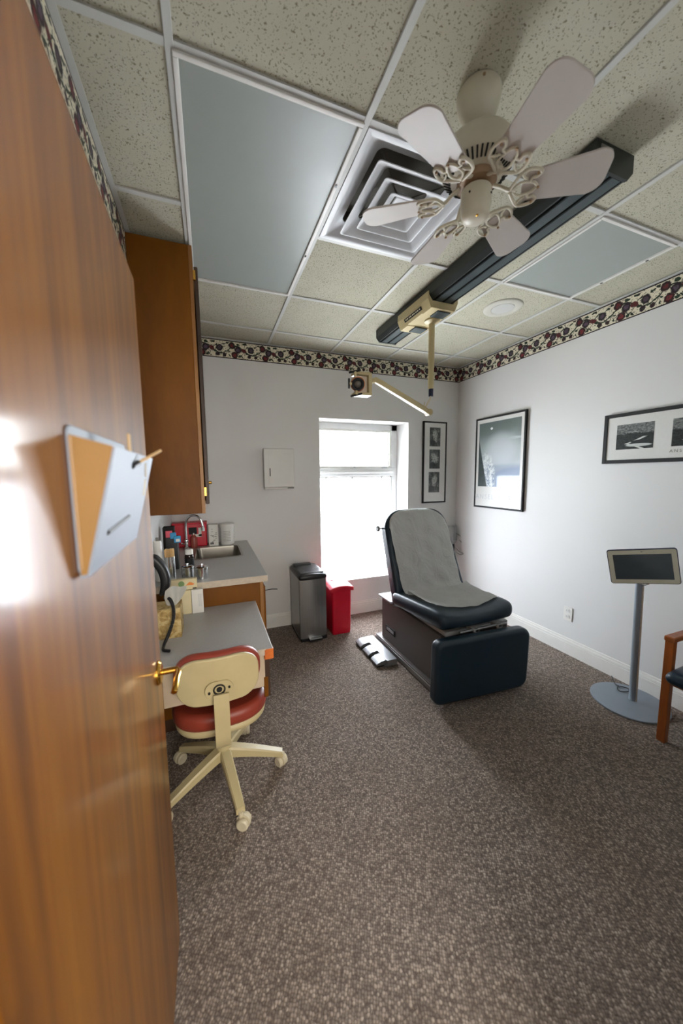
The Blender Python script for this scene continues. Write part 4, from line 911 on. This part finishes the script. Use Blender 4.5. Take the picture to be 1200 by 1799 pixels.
def picture(name, o, ux, nrm, w_, h_, fr, prints, label, texts=(), depth=.022):
    """o: lower left corner on the wall; ux: unit vector to the right; nrm: out of the wall"""
    o, ux, nrm = Vector(o), Vector(ux), Vector(nrm); uz = Vector((0, 0, 1))
    t = thing(name, o + ux * w_ / 2 + nrm * .002, label, 'picture')
    m = basis(o + nrm * .002, ux, uz, nrm); f = MB()
    for a, b in (((0, 0), (fr, h_)), ((w_ - fr, 0), (w_, h_)), ((fr, 0), (w_ - fr, fr)), ((fr, h_ - fr), (w_ - fr, h_))): f.box((a[0], a[1], 0), (b[0], b[1], depth), .0015, 1, m)
    f.build('frame', 'soft_black', t)
    MB().box((fr * .5, fr * .5, .002), (w_ - fr * .5, h_ - fr * .5, depth - .006), 0, 1, m).build('mat_board', 'mat', t)
    P = lambda a, b, c: o + nrm * .002 + ux * a + uz * b + nrm * c
    for (a, b, c, d, mat) in prints:
        k = MB(); q = depth - .0052; k.quad([P(a, b, q), P(c, b, q), P(c, d, q), P(a, d, q)]); k.quad([P(a, b, q - .0008), P(a, d, q - .0008), P(a, d, q), P(a, b, q)], ((0, 0), (0, 1), (0.01, 1), (0.01, 0)))
        k.build('print', mat, t)
    for s, a, b, size, sp, mat in texts:
        text(s, size, basis(P(a, b, depth - .0055), ux, uz, nrm), 'lettering', mat, t, .0002, sp)
picture('framed_picture', (2.245, YF, 1.176), (1, 0, 0), (0, -1, 0), .315, .915, .016, [(.085, .64, .228, .85, 'ph3'), (.085, .39, .228, .605, 'ph4'), (.080, .12, .225, .352, 'ph5')],
        'narrow upright frame with three small black and white prints beside the window')
picture('framed_poster', (XR, 2.995, 1.145), (0, -1, 0), (-1, 0, 0), .63, .935, .018, [(.050, .225, .580, .880, 'poster')],
        'large framed grey landscape poster with faint lettering behind the exam chair', [('ANSEL ADAMS', .315, .115, .072, 1.32, 'faint_print')])
picture('framed_panorama', (XR, 1.695, 1.566), (0, -1, 0), (-1, 0, 0), 1.02, .345, .024,
        [(.085, .095, .305, .265, 'ph1'), (.400, .095, .62, .265, 'ph2'), (.715, .095, .935, .265, 'ph1')],
        'wide black frame with landscape photographs in a row above the tablet stand', [('ANSEL ADAMS', .51, .066, .026, 1.5, 'print_grey')])
def outlet():
    y0, y1, z0, z1 = 1.852, 1.925, .285, .400
    t = thing('power_outlet', (XR - .003, (y0 + y1) / 2, z0), 'white power outlet low on the right wall behind the tablet stand', 'outlet')
    MB().box((XR - .007, y0, z0), (XR - .0005, y1, z1), .003, 2).build('cover_plate', 'white_trim', t, 40)
    for z in (.318, .367):
        s = MB().prism(rrect(.034, .030, .010, 4), .003, basis((XR - .007, (y0 + y1) / 2, z), (0, -1, 0), (0, 0, 1), (-1, 0, 0))).build('socket', 'white_plastic', t)
        MB().box((XR - .0106, 1.8885 - .008, z - .004), (XR - .0098, 1.8885 - .006, z + .006)).box((XR - .0106, 1.8885 + .006, z - .004), (XR - .0098, 1.8885 + .008, z + .006)).build('slot', 'soft_black', s)
outlet()
tag(MB().tube(arc([(.455, YF - .004, .388), (.51, YF - .006, .394), (.575, YF - .004, .386)], 5), .004, 8).build('wall_wire', 'black'), 'short dark wire end on the far wall beside the worktop', 'wire')
def wall_unit():
    x, y, z = 2.60, 3.24, .66
    t = thing('suction_unit', (x, y, z), 'grey metal medical holder with a looping cord in the corner behind the exam chair', 'medical holder')
    MB().box((x - .07, y - .01, z + .06), (x + .03, YF - .001, z + .235), .006, 2).build('housing', 'grey_top', t, 40)
    m = MB()
    for k in range(4): m.cyl((x + .042 + .016 * k, y + .02, z + .06), (x + .042 + .016 * k, y + .02, z + .24), .012, n=14)
    m.build('steel_cup', 'brushed', t, 40)
    MB().lathe([(.010, 0), (.018, .02), (.040, .058), (.042, .064)], (x + .04, y + .01, z), 20).build('funnel', 'grey_top', t, 40)
    MB().tube([(x + .04, y, z + .03), (x + .035, y - .01, z - .02), (x + .015, y - .03, z - .07), (x + .01, y - .035, z - .10)], .013, 10).build('hook', 'soft_black', t, 40)
    MB().tube(arc([(x + .04, y - .01, z + .01), (x + .10, y - .06, z - .07), (x + .17, y - .08, z - .06), (x + .19, y - .07, z + .02), (x + .13, y - .02, z + .11), (x + .08, y, z + .15)], 8), .0035, 8).build('cord', 'print_grey', t, 60)
    MB().tube(arc([(x + .03, y - .02, z - .05), (x + .09, y - .06, z - .09), (x + .14, y - .08, z - .07), (x + .15, y - .07, z + .0), (x + .11, y - .02, z + .07)], 8), .0035, 8).build('cord', 'print_grey', t, 60)
wall_unit()

# ------------------------------------------------------------------ tablet stand
def tablet_stand():
    px, py = 2.535, 1.295
    t = thing('tablet_stand', (2.505, 1.30, 0), 'silver pole stand with a round base holding a tablet by the right wall', 'tablet stand')
    MB().lathe([(0, 0), (.203, 0), (.206, .003), (.206, .009), (.202, .012), (0, .012)], (2.503, 1.30, 0), 64).build('base', 'silver_paint', t, 40)
    top = Vector((2.478, 1.282, .86)); b = Vector((px, py, .010)); n = 14
    MB().tube([b + (top - b) * (k / n) + Vector((0, 0, 0)) for k in range(n + 1)], .021, 24).build('pole', 'silver_paint', t, 60)
    MB().tube([b + (top - b) * (k / n) + Vector((-.001, -.0195, 0)) for k in range(n)], .006, 8).build('pole_seam', 'lam_edge', t, 60)
    yw, tl, rl, w_, h_ = 1.0116, -.1757, .1737, .3168, .2194; c = Vector((2.3712, 1.2192, .9449))
    n0 = Vector((-math.sin(yw), -math.cos(yw), 0)); r0 = Vector((math.cos(yw), -math.sin(yw), 0)); z0 = Vector((0, 0, 1))
    nn = n0 * math.cos(tl) + z0 * math.sin(tl); uu = -n0 * math.sin(tl) + z0 * math.cos(tl); r2 = r0 * math.cos(rl) + uu * math.sin(rl); u2 = -r0 * math.sin(rl) + uu * math.cos(rl)
    B = lambda off: basis(c + nn * off, r2, u2, nn)
    MB().prism(rrect(w_, h_, .014, 5), .016, B(-.016), .003, 2).build('tablet_case', 'navy_collar', t, 40)
    MB().prism(rrect(w_ - .008, h_ - .008, .011, 5), .002, B(0)).build('bezel', 'ivory_tablet', t)
    k = MB(); W, H = w_ / 2 - .027, h_ / 2 - .030; P = lambda a, b_, q: c + r2 * a + u2 * b_ + nn * q
    k.quad([P(-W, -H, .0026), P(W, -H, .0026), P(W, H, .0026), P(-W, H, .0026)]); k.quad([P(-W, -H, .002), P(-W, H, .002), P(-W, H, .0026), P(-W, -H, .0026)], ((0, 0), (0, 1), (.01, 1), (.01, 0)))
    k.build('screen', 'screen', t)
    MB().prism(rrect(.010, .004, .0018, 3), .001, B(.002) @ Matrix.Translation((.005, H + .015, 0))).build('camera_dot', 'print_grey', t)
    MB().cyl(c - nn * .014, Vector((2.470, 1.276, .86)), .016, n=16).build('neck', 'silver_paint', t, 40)
    MB().tube([P(-.02, -h_ / 2 - .001, -.008), P(0, -h_ / 2 - .010, -.008), P(.02, -h_ / 2 - .001, -.008)], .005, 8).build('lock_tab', 'chrome', t, 40)
    MB().tube(arc([(2.60, 1.42, .016), (2.56, 1.40, .018), (2.55, 1.375, .017), (2.60, 1.355, .017), (2.63, 1.38, .018), (2.60, 1.425, .018), (2.64, 1.47, .010), (2.70, 1.52, .010)], 6), .003, 8).build('power_cord', 'black', t, 60)
tablet_stand()

# ------------------------------------------------------------------ wooden armchair, partly in the frame
def armchair():
    t = thing('wooden_armchair', (2.50, .77, 0), 'oak armchair with a navy vinyl seat at the right edge', 'armchair')
    y0, y1, x0, x1 = .50, 1.045, 2.288, 2.705
    for y in (y1, y0):
        a, b = (y - .040, y) if y == y1 else (y, y + .040)
        MB().box((x0, a, 0), (x0 + .036, b, .600), .005, 2).build('leg', 'armchair_wood', t, 40)
        MB().box((x1 - .045, a, 0), (x1, b, .600), .005, 2).build('leg', 'armchair_wood', t, 40)
        MB().box((x0 - .006, a - .004, .585), (x1, b + .004, .615), .008, 3).build('armrest', 'armchair_wood', t, 40)
        MB().box((x0 + .045, a + .008, .335), (x1 - .045, b - .012, .385), .004, 1).build('side_rail', 'armchair_wood', t, 40)
    MB().box((x0 + .006, y0 + .048, .345), (x0 + .030, y1 - .048, .392), .003, 1).build('front_rail', 'armchair_wood', t, 40)
    def sd(p): x, y, z = p; return (x, y, z + .012 * (1 - (y / .24) ** 2) * (z > 0) - .010 * (1 if z > 0 else 0) * max(0, -x / .22) ** 3)
    MB().rbox((.245, .228, .036), .034, Matrix.Translation((x0 + .155, (y0 + y1) / 2 - .001, .423)), 10, sd).build('seat', 'navy', t, 60)
    MB().rbox((.022, .224, .13), .020, Matrix.Translation((x1 - .026, (y0 + y1) / 2, .80)), 8).build('backrest', 'navy', t, 60)
    for y in (y0 + .07, y1 - .07): MB().box((x1 - .040, y - .02, .385), (x1 - .012, y + .02, .72), .003, 1).build('back_post', 'armchair_wood', t, 40)
    MB().box((x1 - .045, y0 + .048, .345), (x1 - .02, y1 - .048, .392), .003, 1).build('rear_rail', 'armchair_wood', t, 40)
armchair()

# ------------------------------------------------------------------ ceiling: vent, speaker, fan, track with exam lamp
def vent():
    cx, cy, a = GX + U / 2, GY + U / 2, U / 2 - .013
    t = thing('ceiling_vent', (cx, cy, HC - .03), 'square white air vent with nested louvers beside the ceiling fan', 'vent')
    def rings(prof, mat, name, n=5):
        bm = bmesh.new(); L = []
        for h, z, r in prof: L.append([bm.verts.new((cx + p, cy + q, z)) for p, q in rrect(2 * h, 2 * h, r, n)])
        for p, q in zip(L, L[1:]):
            for i in range(len(p)): bm.faces.new((p[i], p[(i + 1) % len(p)], q[(i + 1) % len(p)], q[i]))
        bmesh.ops.recalc_face_normals(bm, faces=bm.faces)
        return MB().add(bm).build(name, mat, t, 40)
    rings([(a, HC + .012, .002), (a, HC - .004, .002), (a - .022, HC - .005, .004), (a - .032, HC + .004, .012), (a - .055, HC + .024, .03), (a - .085, HC + .034, .03), (a - .085, HC + .038, .03)], 'vent', 'frame')
    rings([(a - .084, HC + .034, .03), (a - .088, HC + .055, .03), (a - .088, HC + .085, .03), (.001, HC + .086, .0004)], 'vent_dark', 'plenum')
    for ho, hi in ((.212, .150), (.150, .095), (.092, .045)):
        rings([(hi, HC + .032, .02), (hi, HC + .028, .02), (hi + (ho - hi) * .35, HC + .010, .02), (ho - .004, HC - .012, .014), (ho, HC - .015, .014), (ho + .001, HC - .020, .014), (ho - .006, HC - .020, .012), (ho - .02, HC - .010, .014), (hi - .004, HC + .026, .018), (hi, HC + .032, .02)], 'vent', 'louver')
    MB().prism(rrect(.075, .075, .010, 4), .006, Matrix.Translation((cx, cy, HC + .016)), .002, 1).build('center_plate', 'vent', t, 40)
    for k in range(4):
        d = Matrix.Translation((cx, cy, 0)) @ Matrix.Rotation(PI / 4 + k * PI / 2, 4, 'Z')
        MB().box((.05, -.004, HC + .028), (.27, .004, HC + .032), 0, 1, d).build('stay', 'vent_dark', t)
vent()
def speaker():
    c = (2.062, 2.052, HC)
    t = thing('ceiling_speaker', c, 'round white ceiling speaker near the far right corner', 'speaker')
    MB().lathe([(.079, .001), (.082, -.003), (.105, -.005), (.128, -.003), (.135, .004), (.135, .008), (.07, .008)], c, 48, cap=False).build('rim', 'speaker_rim', t, 50)
    MB().lathe([(0, -.006), (.06, -.005), (.078, -.003), (.078, .004)], c, 40).build('grille', 'tbar', t, 50)
speaker()
FX, FY = .856, .982
def ceiling_fan():
    c = (FX, FY, 0)
    t = thing('ceiling_fan', (FX, FY, 2.33), 'cream six-bladed ceiling fan with scrolled blade brackets', 'ceiling fan')
    MB().lathe([(.060, HC + .006), (.067, HC - .004), (.067, HC - .018), (.064, HC - .040), (.054, HC - .068), (.040, HC - .086), (.024, HC - .092), (.022, HC - .086)], c, 40).build('canopy', 'fan', t, 50)
    for k in (0, 2.1, 4.2): MB().lathe([(.004, 0), (.004, .004), (0, .005)], (0, 0, 0), 8, Matrix.Translation((FX + .0665 * math.cos(k), FY + .0665 * math.sin(k), HC - .014)) @ Matrix.Rotation(k, 4, 'Z') @ Matrix.Rotation(PI / 2, 4, 'Y')).build('screw', 'fan_rim', t)
    MB().lathe([(.018, HC - .075), (.019, HC - .094), (.011, HC - .100), (.011, HC - .145)], c, 24).build('downrod', 'fan', t, 50)
    MB().lathe([(.012, 2.578), (.026, 2.575), (.030, 2.566), (.070, 2.560), (.100, 2.548), (.112, 2.530), (.115, 2.505), (.112, 2.492), (.106, 2.486)], c, 56, cap=False).build('motor_housing', 'fan', t, 50)
    MB().lathe([(.113, 2.494), (.110, 2.484), (.102, 2.472), (.078, 2.456), (.050, 2.452), (.0, 2.451)], c, 56, cap=False).build('motor_underside', 'fan', t, 50)
    m = MB()
    for k in range(44):
        a = 2 * PI * k / 44; q = Matrix.Translation((FX, FY, 0)) @ Matrix.Rotation(a, 4, 'Z') @ Matrix.Translation((.0945, 0, 2.4655)) @ Matrix.Rotation(math.radians(-36), 4, 'Y')
        m.box((-.017, -.0026, -.0014), (.012, .0026, .0014), 0, 1, q)
    tag(m.build('vent_slots', 'soft_black', t), kind='stuff')
    MB().lathe([(.060, 2.452), (.062, 2.440), (.058, 2.432), (.034, 2.428), (.033, 2.418)], c, 40).build('flywheel', 'fan_rim', t, 50)
    MB().lathe([(.036, 2.424), (.047, 2.418), (.048, 2.372), (.044, 2.366), (.044, 2.350), (.040, 2.338), (.024, 2.330), (0, 2.329)], c, 40).build('switch_housing', 'fan', t, 50)
    for k in (3.6, 5.2): MB().lathe([(.003, 0), (.003, .003), (0, .003)], (0, 0, 0), 8, Matrix.Translation((FX + .0475 * math.cos(k), FY + .0475 * math.sin(k), 2.392)) @ Matrix.Rotation(k, 4, 'Z') @ Matrix.Rotation(PI / 2, 4, 'Y')).build('screw', 'soft_black', t)
    MB().lathe([(0, 0), (.004, -.001), (.004, -.004), (0, -.006)], (FX - .012, FY - .022, 2.333), 10).build('pull_eyelet', 'brass', t, 50)
    for k in range(6):
        a = math.radians(-96 + 60 * k)
        q = Matrix.Translation((FX, FY, 2.402)) @ Matrix.Rotation(a, 4, 'Z') @ Matrix.Rotation(math.radians(-13), 4, 'X')
        # blade outline: narrow root, wide rounded tip
        pts = []
        for i in range(9): f = i / 8; pts.append((.150 + (.332 - .150) * f, -(.046 + .018 * f)))
        for i in range(7): s = i / 6 * PI / 2; pts.append((.332 + .040 * math.sin(s), -.024 - .040 * math.cos(s)))
        for i in range(7): s = i / 6 * PI / 2; pts.append((.332 + .040 * math.cos(s), .024 + .040 * math.sin(s)))
        for i in range(9): f = 1 - i / 8; pts.append((.150 + (.332 - .150) * f, .046 + .018 * f))
        pts += [(.140, .034), (.135, 0), (.140, -.034)]
        b = MB().prism(pts, .006, q, .001, 1).build('blade', 'fan_blade', t, 30)
        # bracket: scrolled iron under the blade root
        br = MB(); zz = -.004
        br.tube([q @ Vector(p) for p in arc([(.052, 0, .030), (.075, 0, .018), (.095, 0, .002), (.118, 0, zz)], 6)], .008, 8, flat=.6)
        for sg in (-1, 1):
            br.tube([q @ Vector(p) for p in arc([(.100, .004 * sg, zz), (.112, .026 * sg, zz), (.128, .050 * sg, zz), (.150, .056 * sg, zz), (.176, .050 * sg, zz), (.184, .040 * sg, zz)], 5)], .0048, 8)
            br.tube([q @ Vector(p) for p in arc([(.184, .040 * sg, zz), (.172, .030 * sg, zz), (.160, .030 * sg, zz), (.158, .018 * sg, zz), (.170, .012 * sg, zz), (.180, 0, zz)], 5)], .0042, 8)
            br.tube([q @ Vector(p) for p in arc([(.110, .004 * sg, zz), (.124, .018 * sg, zz), (.140, .020 * sg, zz), (.156, .016 * sg, zz)], 5)], .0036, 8)
            br.tube([q @ Vector(p) for p in arc([(.128, .048 * sg, zz), (.136, .034 * sg, zz), (.148, .026 * sg, zz)], 5)], .0034, 8)
        br.build('blade_bracket', 'fan', t, 60)
        for x, y in ((.172, .044), (.172, -.044), (.182, 0)): MB().lathe([(.004, -.008), (.004, -.012), (0, -.013)], (x, y, 0), 8, q).build('screw', 'fan_rim', b, 50)
ceiling_fan()
def track():
    x0, x1, y0, y1, zt, zb = 1.362, 1.568, .945, 2.705, HC - .001, 2.612; cx = (x0 + x1) / 2
    t = thing('ceiling_track', (cx, (y0 + y1) / 2, zb), 'long green-black ceiling track running past the fan toward the far wall', 'track')
    prof = [(x0, zt), (x0, zb + .030), (x0 + .022, zb + .004), (x0 + .030, zb + .004), (x0 + .030, zb + .012), (x0 + .040, zb + .012), (x0 + .040, zb), (cx - .006, zb), (cx - .006, zb + .008), (cx + .006, zb + .008), (cx + .006, zb),
            (x1 - .040, zb), (x1 - .040, zb + .012), (x1 - .030, zb + .012), (x1 - .030, zb + .004), (x1 - .022, zb + .004), (x1, zb + .030), (x1, zt)]
    MB().prism(prof, y1 - y0 - .02, basis((0, y1 - .01, 0), (1, 0, 0), (0, 0, 1), (0, -1, 0))).build('rail', 'track', t)
    pe = [(x0 - .002, zt), (x0 - .002, zb + .028), (x0 + .026, zb - .003), (x1 - .026, zb - .003), (x1 + .002, zb + .028), (x1 + .002, zt)]
    for y in (y1, y0 + .012): MB().prism(pe, .012, basis((0, y, 0), (1, 0, 0), (0, 0, 1), (0, -1, 0))).build('end_cap', 'track', t)
    for a, b in ((x0 + .044, cx - .010), (cx + .010, x1 - .044)): MB().box((a, y0 + .014, zb - .002), (b, y1 - .014, zb + .001)).build('cover_strip', 'track_strip', t)
    MB().box((x0 + .02, y0 - .004, zb + .045), (x0 + .06, y0 + .002, zb + .075), .001, 1).box((x0 + .065, y0 - .004, zb + .045), (x0 + .085, y0 + .002, zb + .075), .001, 1).build('junction_plate', 'brushed', t)
    # exam lamp trolley, post, arm and head
    L = thing('exam_lamp', (1.48, 2.12, 1.95), 'cream exam lamp with a jointed arm hanging from the ceiling track', 'exam lamp')
    ya, yb = 1.955, 2.335
    pr = [(x0 - .010, zb + .050), (x0 - .012, zb + .006), (x0 + .010, zb - .045), (x1 - .010, zb - .045), (x1 + .014, zb + .006), (x1 + .012, zb + .050), (x1 + .004, zb + .050), (x1 + .004, zb + .028), (x1 - .022, zb - .0045), (x0 + .022, zb - .0045), (x0 - .004, zb + .028), (x0 - .004, zb + .050)]
    MB().prism(pr, yb - ya, basis((0, yb, 0), (1, 0, 0), (0, 0, 1), (0, -1, 0))).build('trolley', 'cream', L)
    for a in (ya - .004, yb - .10): MB().box((x0 + .012, a, zb - .050), (x1 - .012, a + .104, zb - .043), .002, 1).build('trolley_end', 'cream', L)
    n = Vector((-.918, 0, -.396)); P = Vector((x0 - .0025, 0, zb - .0175)); up = Vector((-.396, 0, .918))
    lm = basis(P + Vector((0, 2.145, 0)) + n * .001, (0, -1, 0), up, n)
    MB().box((-.105, -.011, 0), (.105, .011, .002), 0, 1, lm).build('name_strip', 'soft_black', L)
    m = MB()
    for k in range(9): m.box((-.09 + k * .021 - (.004 if k % 2 else 0), -.003, .0015), (-.078 + k * .021, .004, .0026), 0, 1, lm)
    m.build('strip_print', 'cream_light', L)
    for y in (ya + .015, yb - .105): MB().box((cx - .03, y, zb - .058), (x1 - .03, y + .085, zb - .049), .002, 1).build('brake_pad', 'track_strip', L)
    px, py = 1.498, 2.12
    MB().lathe([(.052, zb - .044), (.052, zb - .056), (.030, zb - .066), (.022, zb - .070)], (px, py, 0), 28).build('post_flange', 'cream', L, 40)
    MB().lathe([(.021, 2.555), (.021, 2.30), (.0195, 2.29), (.0195, 2.115), (.017, 2.105)][::-1], (px, py, 0), 24).build('post', 'cream', L, 40)
    MB().lathe([(.0165, 2.055), (.0165, 2.108), (.0, 2.108)], (px + .002, py, 0), 20).build('collar', 'navy_collar', L, 40)
    MB().tube([(px, py, 2.06), (1.490, 2.115, 2.035), (1.437, 2.105, 1.965)], .0055, 8).tube([(px - .050, py, 2.01), (1.432, 2.105, 1.965)], .004, 8).build('elbow_rod', 'cream_light', L, 60)
    a0, a1 = Vector((1.475, 2.10, 1.935)), Vector((1.040, 2.10, 2.128)); d = (a1 - a0).normalized(); q = basis(a0, d, Vector((0, -1, 0)), d.cross(Vector((0, -1, 0)))); ll = (a1 - a0).length
    MB().prism([(0, -.016), (.06, -.022), (ll - .05, -.016), (ll, -.010), (ll, .012), (ll - .05, .018), (.06, .022), (0, .016)], .034, q @ Matrix.Translation((0, 0, -.017)), .006, 2).build('spring_arm', 'cream', L, 40)
    MB().cyl((1.468, 2.075, 1.938), (1.468, 2.125, 1.938), .022, n=24, bev=.004).build('elbow_joint', 'cream', L, 40)
    # head: C-shaped bracket and the lamp barrel facing the camera and slightly down
    MB().tube([(1.052, 2.10, 2.124), (1.012, 2.10, 2.112), (1.000, 2.10, 2.098)], .016, 12).build('wrist', 'cream', L, 60)
    yk = MB(); hx, hz, W, H = .955, 2.085, .105, .135
    yk.box((.985, 2.062, hz - .072), (1.008, 2.135, hz + .072), .004, 2).box((.890, 2.062, hz + .054), (.99, 2.135, hz + .072), .004, 2).box((.890, 2.062, hz - .072), (.99, 2.135, hz - .054), .004, 2)
    yk.build('yoke', 'cream', L, 40)
    MB().box((.905, 2.085, hz - .052), (.984, 2.13, hz + .052), .004, 2).build('lamp_box', 'white_dial', L, 40)
    lc = Vector((.905, 2.06, 2.078)); dv = Vector((-.30, -.88, -.36)).normalized(); dq = dv.to_track_quat('Z', 'Y').to_matrix().to_4x4(); hm = Matrix.Translation(lc) @ dq
    MB().lathe([(.030, -.05), (.046, -.03), (.048, .0), (.044, .012), (.040, .014)], (0, 0, 0), 36, hm).build('lamp_barrel', 'white_dial', L, 40)
    MB().lathe([(.045, .006), (.046, .014), (.041, .018), (.037, .013)], (0, 0, 0), 36, hm, cap=False).build('copper_rim', 'copper', L, 40)
    MB().lathe([(.037, .010), (.038, .026), (.034, .030), (.026, .028), (.021, .016), (.021, .012)], (0, 0, 0), 36, hm, cap=False).build('lens_ring', 'soft_black', L, 40)
    MB().lathe([(0, .022), (.012, .020), (.022, .015), (.022, .010), (0, .010)], (0, 0, 0), 28, hm).build('lens', 'lens', L, 60)
    for s, (ax, az) in enumerate(((-.02, .062), (-.055, -.005), (-.012, -.062))):
        p0 = lc + Vector((ax * .6, 0.0, az * .6)); p1 = lc + Vector((ax * 1.15, -.01, az * 1.15))
        MB().cyl(p0, p1, .009, n=12).build('knob_stem', 'cream', L, 40)
        e = Vector((.042, 0, .012)) if s != 1 else Vector((.0, 0, .034))
        MB().tube([p1 - e * .9, p1 + e * .9], .0065, 8).build('wing_knob', 'soft_black', L, 40)
track()
bpy.context.view_layer.update()
